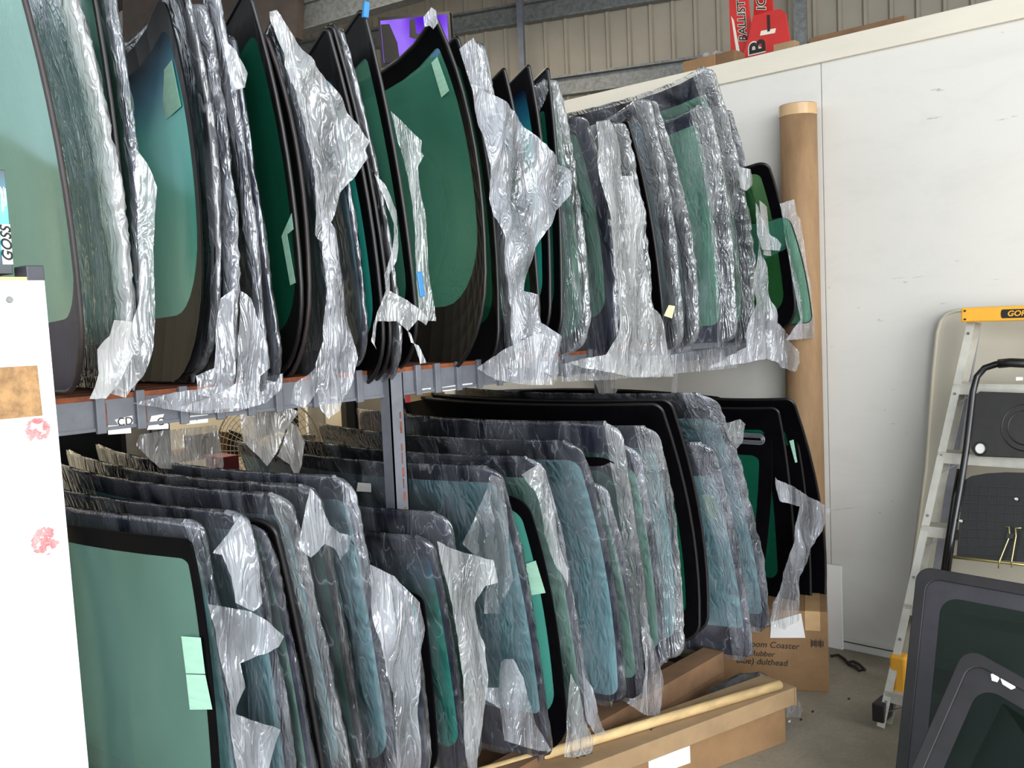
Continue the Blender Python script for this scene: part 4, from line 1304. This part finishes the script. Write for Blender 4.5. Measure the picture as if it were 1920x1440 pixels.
# white paper on it
pp = [fp(px, py, -.004) for px, py in ((1446, 1166), (1502, 1150), (1510, 1196), (1444, 1196))]
tag(MB().prism(pp, n_ * .001).make('paper_sheet', 'paper'), 'white paper sheet taped on the front of the carton by the wall', 'paper')

# two long cartons in front
pe = atZ(1474, 1392, 0)
dl = (pe - atZ(1345, 1440, 0)).normalized()
long1, p1, d1, n1_ = carton('long_carton', 'long closed brown carton lying on the floor, lower of two', (pe.x, pe.y), dl, 2.3, .22, hit(1476, 1322, pe, Fh).z, mt='card')
h1 = hit(1476, 1322, pe, Fh).z
MB().obox(p1 - d1 * .55 + n1_ * -.0012 + Uz * (h1 * .6), d1 * .09, n1_ * .0005, Uz * .03).make('paper_label', 'paper', long1)
MB().obox(p1 - d1 * .3 + n1_ * -.0012 + Uz * (h1 * .97), d1 * .03, n1_ * .0006, Uz * .004).obox(p1 - d1 * .42 + n1_ * -.0012 + Uz * (h1 * .95), d1 * .05, n1_ * .0006, Uz * .004).make('torn_tape', 'paper', long1)
d2 = (d1 * math.cos(.05) + Vector((-d1.y, d1.x, 0)) * math.sin(.05)).normalized()
h2 = max(.05, hit(1482, 1290, pe, Fh).z - h1)
q = p1 + d1 * .03 - n1_ * .02
long2, p2, d2, n2_ = carton('long_carton', 'lighter slim carton lying on top of the closed long one', (q.x, q.y), d2, 2.3, .16, h2, z0=h1 + .001, mt='cardl')
text('106', .05, p2 - d2 * .93 + n2_ * .07 + Uz * (h2 + .001), d2, n2_, 'ink', long2)
text('JL1', .035, p2 - d2 * .62 + n2_ * .08 + Uz * (h2 + .001), d2, n2_, 'ink', long2)
MB().obox(p2 - d2 * .10 + n2_ * .06 + Uz * (h2 + .0006), d2 * .035, n2_ * .025, Uz * .0004).make('grease_mark', 'cardd', long2)
MB().obox(p2 - d2 * 0 + n2_ * .08 + Uz * (h2 * .5), d2 * .004, n2_ * .083, Uz * (h2 * .53)).make('end_flap', 'cardl', long2)
flap(long2, [(1470, 1300), (1492, 1305), (1506, 1330), (1500, 1345), (1476, 1345)], pe.y, 'f_mid', amp=.01, name='plastic_scrap')
# timber dowel lying on the long carton
a = atZ(1462, 1284, h1 + h2 + .018); b = atZ(960, 1432, h1 + h2 + .018)
tag(MB().tube([b - (a - b) * .4, a], .017, 12).make('timber_pole', 'wood', smooth=True), 'pale round timber pole lying along the long cartons', 'pole')
# flat opened carton under the row, clutter
a = atZ(1150, 1330, .07)
f1 = MB().obox(a + Vector((0, .03, 0)), Vector((.42, -.05, 0)), Vector((.03, .16, 0)), (0, 0, .018)).make('flattened_carton', 'cardd', bevel=.003)
tag(f1, 'flattened dark carton lying below the ragged bag on the rack base', 'carton')
a = atZ(1262, 1262, .1)
tag(MB().obox(a + Uz * .02, (.07, 0, 0), (0, .035, 0), (0, 0, .016)).obox(a + Vector((.03, .0, .045)), (.03, 0, 0), (0, .02, 0), (0, 0, .01)).make('rubber_block', 'blackp', bevel=.004), 'black rubber block on the rack base below the arched wrapped row', 'block')
a = atZ(1318, 1262, .06)
tag(MB().obox(a + Uz * .025, (.03, .008, 0), (0, .02, 0), (0, 0, .02)).make('white_block', 'paper', bevel=.006), 'small white block next to the black rubber block', 'block')
# dark plastic bundle between the cartons
a0, a1 = atZ(1330, 1312, .16), atZ(1430, 1268, .16)
mb = MB()
v, f = [], []
for j in range(15):
    c = a0.lerp(a1, j / 14)
    rr = .05 * math.sin(PI * (j + .6) / 15.2) ** .5
    for k in range(14):
        t = 2 * PI * k / 14
        w_ = 1 + .35 * noise.noise(Vector((j * .4, k * .9, 2)))
        v.append(c + Vector((-.3, 1, 0)).normalized() * rr * math.cos(t) * w_ * 1.2 + Uz * rr * math.sin(t) * w_ * .8)
for j in range(14):
    for k in range(14):
        f.append((j * 14 + k, j * 14 + (k + 1) % 14, (j + 1) * 14 + (k + 1) % 14, (j + 1) * 14 + k))
M['f_dark'] = mat('dark_plastic_sleeve', (84, 80, 80), rough=.25, var=.4, scale=14, bump=.5, bscale=30)
tag(obj('plastic_bundle', v, f, 'f_dark', smooth=True), 'dark crumpled plastic sleeve lying behind the long cartons', 'plastic bundle')

# small debris on the floor
mb = MB()
pts = [atZ(px, py, .008) for px, py in ((1558, 1230), (1572, 1228), (1584, 1236), (1592, 1246), (1604, 1250), (1612, 1258), (1622, 1256), (1612, 1246), (1600, 1240), (1590, 1242))]
tag(mb.tube(pts, .006, 6).make('twisted_cable', 'dirt', smooth=True), 'short twisted dark cable on the floor below the wall', 'cable')
for k, (px, py, lb) in enumerate(((1524, 1335, 'tiny dark chip on the concrete nearest the long carton end'), (1592, 1311, 'tiny dark splinter on the bare concrete in the middle of the floor'), (1502, 1350, 'tiny dark bit lying beside the torn plastic on the floor'), (1480, 1353, 'tiny white crumb at the end of the long carton'))):
    a = atZ(px, py, 0)
    tag(MB().prism([a + Vector((math.cos(t), math.sin(t) * .5, 0)) * .008 * (1 + .3 * math.sin(t * 3)) for t in [i * PI / 3 for i in range(6)]], (0, 0, .004)).make('debris_chip', 'paper' if k == 3 else 'dirt'), lb, 'debris', 'bits of debris on the floor')

# ------------------------------------------------------------------ on top of the partition
def on_top(px, py, X=XW + .03): return atX(px, py, X)


# red coreflute signs
def sign(label, poly, X, thick=.012):
    pts = [atX(px, py, X) for px, py in poly]
    e = empty('red_sign', (X, sum(p.y for p in pts) / len(pts), min(p.z for p in pts)), label, 'sign')
    MB().prism(pts, (thick, 0, 0)).make('board', 'red', e, bevel=.001)
    return e


XS = XW + .2
e = sign('narrow red sign board lettered BALLISTIC on top of the white wall', [(1366, -40), (1398, -40), (1408, 60), (1404, 95), (1398, 112), (1371, 118)], XS)
text('BALLISTIC', .060, atX(1391, 30, XS - .002), (0, .04, 1), (0, 1, 0), 'cap', e, shear=.25, bold=.0035, sx=.95)
text('BALLISTIC', .060, atX(1391, 30, XS - .004), (0, .04, 1), (0, 1, 0), 'ink', e, shear=.25, bold=.0005, sx=.95)
MB().prism([atX(px, py, XS - .001) for px, py in ((1371, 30), (1376, 38), (1390, 110), (1383, 112))], (-.001, 0, 0)).make('stripe', 'cap', e)
e = sign('red sign board behind, ending in the letters IC', [(1415, -30), (1445, -40), (1450, 40), (1430, 55), (1412, 60)], XS + .12)
text('IC', .07, atX(1428, 8, XS + .118), (0, 0, 1), (0, 1, 0), 'cap', e, shear=.25, bold=.004)
text('IC', .07, atX(1428, 8, XS + .116), (0, 0, 1), (0, 1, 0), 'ink', e, shear=.25)
e = sign('wide red tapered sign with a big letter B', [(1412, 30), (1440, 22), (1462, 17), (1472, 25), (1480, 76), (1450, 104), (1400, 113), (1390, 112), (1404, 70)], XS - .05)
text('B', .115, atX(1421, 88, XS - .052), (0, 0, 1), (0, 1, 0), 'cap', e, bold=.009)
text('B', .115, atX(1421, 88, XS - .054), (0, 0, 1), (0, 1, 0), 'ink', e, bold=.003)
MB().prism([atX(px, py, XS - .051) for px, py in ((1427, 58), (1455, 53), (1453, 62), (1425, 67))], (-.001, 0, 0)).make('masking_tape', 'cap', e)
MB().prism([atX(px, py, XS - .0515) for px, py in ((1438, 28), (1443, 28), (1444, 58), (1439, 60))], (-.001, 0, 0)).make('slot', 'ink', e)
# small boxes there
def topbox(label, x0, x1, ytop, X, Xd, mt):
    a = atX(x0, ytop, X); b = atX(x1, ytop, X)
    o = MB().box((X, b.y, ZT), (X + Xd, a.y, max(a.z, b.z, ZT + .03))).make('small_carton', mt, bevel=.002)
    return tag(o, label, 'carton')


topbox('flat brown carton on the wall top left of the red signs', 1280, 1340, 116, XW - .01, .1, 'card')
topbox('open carton holding grey plastic beside the red signs', 1336, 1378, 103, XW + .0, .1, 'cardd')
topbox('pale wood block leaning at the foot of the wide red sign', 1450, 1490, 84, XW - .005, .05, 'cardl')
a = atX(1345, 102, XW + .05)
flap(None, [(1308, 112), (1322, 100), (1345, 95), (1366, 100), (1372, 110), (1340, 118)], 0, 'f_grey', amp=.02, name='plastic_scrap', label='grey crumpled plastic lying over the open carton by the signs', cat='plastic scrap', normal=(1, 0, 0), pt=(XW + .05, 0, 0))
a, b = atX(1520, 82, XW + .08), atX(1700, 52, XW + .08)
tag(MB().box((XW + .06, b.y, ZT), (XW + .11, a.y, ZT + .045)).make('timber_batten', 'cardd', bevel=.003), 'dark brown batten lying along the wall top right of the signs', 'batten')

# ------------------------------------------------------------------ screen on the back wall
off = 1.5
pts = [onback(px, py, off) for px, py in ((709, 34), (842, 22), (848, 112), (716, 126))]
tv = empty('wall_screen', sum(pts, Vector()) / 4, 'black-framed monitor glowing purple, hung high behind the windscreens', 'screen')
MB().prism(pts, -gn * .05).make('housing', 'blackp', tv, bevel=.004)


def screen_mat():
    mt, nt, out = nm('purple_screen_picture')
    em = N(nt, 'ShaderNodeEmission', Strength=0.9)
    tc = N(nt, 'ShaderNodeTexCoord')
    mp = N(nt, 'ShaderNodeMapping')
    mp.inputs['Scale'].default_value = (1.0, 1.0, .6)
    n1 = N(nt, 'ShaderNodeTexNoise', Scale=1.6, Detail=1.0)
    nt.links.new(tc.outputs['Generated'], mp.inputs[0])
    nt.links.new(mp.outputs[0], n1.inputs['Vector'])
    r = ramp(nt, n1.outputs[0], [(0.30, lin((92, 40, 210))), (0.5, lin((128, 76, 236))), (0.7, lin((160, 120, 250)))])
    nt.links.new(r.outputs[0], em.inputs[0])
    nt.links.new(em.outputs[0], out.inputs[0])
    return mt


M['screen'] = screen_mat()
MB().prism([onback(px, py, off + .002) for px, py in ((713, 39), (838, 27), (843, 104), (720, 118))], gn * .002).make('display', 'screen', tv)
MB().prism([onback(px, py, off + .006) for px, py in ((714, 46), (730, 45), (745, 80), (750, 116), (721, 118))], gn * .001).make('display_dark_shape', 'blackp', tv)
MB().prism([onback(px, py, off + .006) for px, py in ((768, 36), (778, 35), (780, 62), (792, 66), (782, 74), (768, 70))], gn * .001).make('display_dark_shape', 'blackp', tv)
c = tv.location
MB().bar(Vector(c) - gn * .05, Vector(c) - gn * 1.45, .05, .05).make('bracket', 'steeld', tv)

# ------------------------------------------------------------------ ladder, table top, step stool and leaning screens
lp0 = Vector((3.50, 0, 0)); lp1 = Vector((3.97, 0, 1.56))
lnrm = Vector((-(lp1.z - lp0.z), 0, lp1.x - lp0.x)).normalized()      # toward the camera side
def onL(px, py, off=0.0): return hit(px, py, lp0 + lnrm * off, lnrm)


# cream folding table leaning on the wall
tn = Vector((-1, 0, .09)).normalized()
tp0 = Vector((XW - .2, 0, 0))
poly = [(1700, 1150), (1736, 880), (1750, 700), (1758, 622), (1764, 602), (1776, 588), (1796, 582), (1990, 570), (2010, 590), (2010, 1230), (1695, 1230)]
pts = [hit(px, py, tp0, tn) for px, py in poly]
zmin = min(p.z for p in pts)
pts = [p if p.z > .02 else Vector((p.x, p.y, .003)) for p in pts]
tbl = empty('folding_table', (pts[0].x, pts[0].y, 0), 'cream plastic table top with rounded corner leaning on the wall behind the ladder', 'table')
MB().prism(pts, -tn * .03).make('table_top', 'table', tbl, bevel=.006)
lid = [p for p in pts]
MB().tube([p + tn * .002 for p in pts[:9]], .008, 8).make('rim', 'table', tbl, smooth=True)

lad = empty('step_ladder', (3.5, 1.2, 0), 'aluminium step ladder with yellow top cap lettered GORILLA', 'ladder')
# rails
A0, A1 = onL(1652, 1360), onL(1822, 600)
W0 = .52; W1 = .34
yax = Vector((0, -1, 0))
B0 = A0 + yax * .62; B1 = A1 + yax * .36
for (a, b, sg) in ((A0, A1, 1), (B0, B1, -1)):
    rl = MB()
    w = (b - a).normalized()
    sd = Vector((0, 1, 0))
    sd = (sd - w * sd.dot(w)).normalized()
    rl.bar(a, b, .006, .075, up=lnrm)      # web
    q = lnrm * .036
    for s2 in (-1, 1):
        rl.obox((a + b) / 2 + q * s2 + sd * (-sg * .012), (b - a) / 2, sd * .014, lnrm * .0025)
    rr_ = rl.make('rail', 'alu', lad)
    for k in range(7):
        c = a.lerp(b, .06 + k * .15) + lnrm * .039 - sd * sg * .012
        MB().tube([c, c + lnrm * .003], .0055, 8).make('rivet', 'galv', rr_)
# steps
for (py) in (722, 846, 986, 1130, 1290):
    t_ = None
    # find rail fraction at that image height
    best = min(range(101), key=lambda k: abs(proj_y - py) if (proj_y := 720 - FPX * ((A0.lerp(A1, k / 100) - CAM).dot(CY) / (A0.lerp(A1, k / 100) - CAM).dot(FW))) is not None else 1e9)
    a = A0.lerp(A1, best / 100); b = B0.lerp(B1, best / 100)
    s_ = MB()
    s_.obox((a + b) / 2 + lnrm * .004, (b - a) / 2, Vector((.045, 0, 0)), (0, 0, .002))
    s_.obox((a + b) / 2 + Vector((-.043, 0, -.018)), (b - a) / 2, Vector((.002, 0, 0)), (0, 0, .02))
    s_.make('step', 'alu', lad)
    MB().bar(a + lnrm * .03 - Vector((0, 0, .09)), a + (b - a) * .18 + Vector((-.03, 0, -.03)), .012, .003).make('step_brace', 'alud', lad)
# cap
c0_, c1_ = onL(1813, 590, .03), onL(1813, 590, .03) + yax * .42
cpn = (c0_ + c1_) / 2
MB().obox(cpn, yax * .21, Vector((.075, 0, 0)), (0, 0, .027)).make('top_cap', 'yellow', lad, bevel=.006)
fx = cpn.x - .0755
gc = atX(1905, 582, fx)
sl = []
for k in range(24):
    a_ = 2 * PI * k / 24
    sl.append(Vector((fx - .0005, gc.y - .03 + math.cos(a_) * .006 + (.075 if math.cos(a_) > 0 else -.075), cpn.z + math.sin(a_) * .0165)))
MB().prism(sl, (-.0008, 0, 0)).make('logo_plate', 'ink', lad)
text('GORILLA', .028, (fx - .0018, gc.y - .03, cpn.z), (0, -1, 0), Uz, 'yellow', lad, shear=.2, bold=.0006, sx=1.05)
for dz in (-.016, .016):
    for dy in (.016,):
        c = Vector((fx, c0_.y - dy, cpn.z + dz))
        MB().tube([c, c - Vector((.003, 0, 0))], .004, 8).make('rivet', 'ink', lad)
# rear legs and feet
for (a, b) in ((A0, A1), (B0, B1)):
    r0 = Vector((min(XW - .26, a.x + .4), a.y, .02))
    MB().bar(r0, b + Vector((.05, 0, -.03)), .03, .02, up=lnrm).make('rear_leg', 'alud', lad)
    f0 = a + (b - a).normalized() * .0
    fo = a
    MB().obox(Vector((fo.x, fo.y, .035)) + (b - a).normalized() * .03, Vector((.05, 0, 0)), Vector((0, .022, 0)), (0, 0, .035)).make('rubber_foot', 'blackp', lad, bevel=.004)
    MB().obox(a.lerp(b, .12) - yax * (-.03 if a is A0 else .03), Vector((.03, 0, 0)), (0, .03, 0), (0, 0, .09)).make('foot_guard', 'yellow', lad, bevel=.01)

# black folding step stool hung on the ladder
st = empty('folding_step_stool', onL(1850, 1060, .12), 'black tubular folding step stool leaning on the ladder', 'step stool')
SO = .11
path = [(1772, 1100), (1786, 1000), (1800, 920), (1812, 840), (1820, 770), (1824, 735), (1832, 706), (1846, 690), (1868, 683), (1895, 681), (1960, 684), (2080, 690), (2100, 705), (2108, 740), (2110, 900), (2110, 1100)]
MB().tube([onL(px, py, SO) for px, py in path], .0125, 10).make('tube_frame', 'blackt', st, smooth=True)
MB().tube([onL(px, py, SO + .012) for px, py in ((1872, 682), (1895, 680), (1960, 683))], .017, 10).make('grip', 'blackp', st, smooth=True)
MB().tube([onL(px, py, SO - .03) for px, py in ((1764, 1110), (1790, 935), (1800, 880))], .012, 8).make('rear_tube', 'blackt', st, smooth=True)
# upper tread
tr_ = MB().prism([onL(px, py, SO - .005) for px, py in ((1828, 742), (1838, 736), (2090, 745), (2090, 862), (1830, 852), (1822, 840))], -lnrm * .02).make('tread', 'greyp', st, bevel=.004)
for r in (46, 34):
    mb = MB()
    mb.tube([onL(1924 + r * math.cos(2 * PI * k / 32), 802 + r * math.sin(2 * PI * k / 32) * .95, SO - .004) for k in range(32)], .0022, 5, close=True)
    mb.make('embossed_ring', 'blackp', tr_)
MB().tube([onL(1838 + 11 * math.cos(2 * PI * k / 20), 841 + 11 * math.sin(2 * PI * k / 20), SO) for k in range(20)], .003, 6, close=True).make('hole_rim', 'blackp', st)
MB().prism([onL(1838 + 9.5 * math.cos(2 * PI * k / 20), 841 + 9.5 * math.sin(2 * PI * k / 20), SO - .003) for k in range(20)], lnrm * .001).make('round_cutout', 'wall', st)
# lower ribbed tread
arc = [(1808, 902), (1822, 894), (1850, 889), (1885, 887), (1930, 888), (2000, 894), (2090, 905)]
lt = MB().prism([onL(px, py, SO - .012) for px, py in [(1795, 1042)] + arc + [(2090, 1066)]], -lnrm * .014).make('lower_tread', 'blackp', st, bevel=.003)
mb = MB()
for k in range(13):
    x = 1806 + k * 17
    mb.bar(onL(x, 905, SO - .011), onL(x - 8, 1040, SO - .011), .003, .006, up=lnrm)
for k in range(9):
    y = 910 + k * 16
    mb.bar(onL(1800, y, SO - .011), onL(2085, y + 12, SO - .011), .003, .006, up=lnrm)
g_ = mb.make('ribs', 'greyp', lt)
MB().tube([onL(1776, 1043, SO), onL(1850, 1051, SO), onL(2000, 1068, SO)], .006, 8).make('cross_bar', 'brass', st, smooth=True)
for (pp) in (((1882, 988), (1892, 988), (1893, 1005), (1874, 1052), (1872, 1066)), ((1915, 990), (1904, 990), (1905, 1005), (1897, 1050), (1897, 1064))):
    MB().tube([onL(px, py, SO + .012) for px, py in pp], .0026, 6).make('wire_catch', 'brass', st, smooth=True)
MB().prism([onL(px, py, SO + .014) for px, py in ((1888, 1000), (1902, 1001), (1900, 1010), (1886, 1009))], lnrm * .003).make('catch_clip', 'greyp', st)
for (px, py) in ((1906, 936), (1802, 977)):
    c = onL(px, py, SO + .0)
    MB().tube([c, c + lnrm * .012], [.006, .004], 10).make('bolt', 'alu', st)
MB().prism([onL(px, py, SO + .002) for px, py in ((1905, 707), (1918, 707), (1918, 713), (1905, 714))], lnrm * .001).make('small_label', 'paper', st)


# big rubber-edged screens leaning on the ladder
def leaning(label, x0, x1, z1, corner, lower, right, rad, mts, pane, inset, glints=()):
    a = Vector((x0, 0, 0)); b = Vector((x1, 0, z1))
    nn_ = Vector((-(b.z - a.z), 0, b.x - a.x)).normalized()
    on = lambda px, py, off=0: hit(px, py, a + nn_ * off, nn_)
    c = on(*corner); lo = on(*lower); rt = on(*right)
    ex = (rt - c).normalized()
    ey = (lo - c).normalized()
    Lx = .95
    # foot line where the edge reaches the floor
    Ly = (c.z - .004) / -ey.z if ey.z < 0 else .8
    Ly = min(Ly, 1.2)
    def outline(ins, r):
        pts = []
        W_, H_ = Lx - 2 * ins, Ly - 2 * ins
        for (cx_, cy_, a0) in ((ins + r, ins + r, PI), (Lx - ins - r, ins + r, 1.5 * PI), (Lx - ins - r, Ly - ins - r, 0), (ins + r, Ly - ins - r, .5 * PI)):
            for k in range(9):
                t = a0 + PI / 2 * k / 8
                pts.append(c + ex * (cx_ + r * math.cos(t)) + ey * (cy_ + r * math.sin(t)))
        # shift so that nothing dips under the floor
        return [Vector((p.x, p.y, max(.002, p.z))) for p in pts]
    e = empty('leaning_screen', (lo.x, lo.y, 0), label, 'windscreen')
    o1, o2, o3 = outline(0, rad), outline(inset * .42, rad * .9), outline(inset, rad * 1.15)
    MB().ring(o1, o2, nn_ * .016).make('rubber_seal', mts[0], e, bevel=.003)
    MB().ring([p + nn_ * .004 for p in o2], [p + nn_ * .004 for p in o3], nn_ * .004).make('black_border', mts[1], e)
    MB().prism([p + nn_ * .004 for p in o3], nn_ * .003).make('pane', pane, e)
    for (poly) in glints:
        MB().prism([on(px, py, .0095) for px, py in poly], nn_ * .0006).make('sticker', 'white', e, bevel=.0003)  # lamp reflections painted on the pane as flat white shapes
    return e


leaning('large smoked screen with thick rubber seal leaning on the ladder', 2.95, 3.38, .95, (1722, 1062), (1682, 1440), (1920, 1096), .05, ('seal', 'seal2'), 'g_smoke', .085)
leaning('nearest dark screen, tilted, with painted white lamp reflections on its corner', 2.55, 2.95, .75, (1812, 1212), (1712, 1440), (1920, 1272), .05, ('seal', 'seal'), 'g_smoke', .075,
        glints=([(1858, 1264), (1868, 1262), (1874, 1272), (1870, 1279), (1860, 1276)], [(1876, 1272), (1884, 1270), (1902, 1280), (1904, 1290), (1896, 1293), (1880, 1283)]))
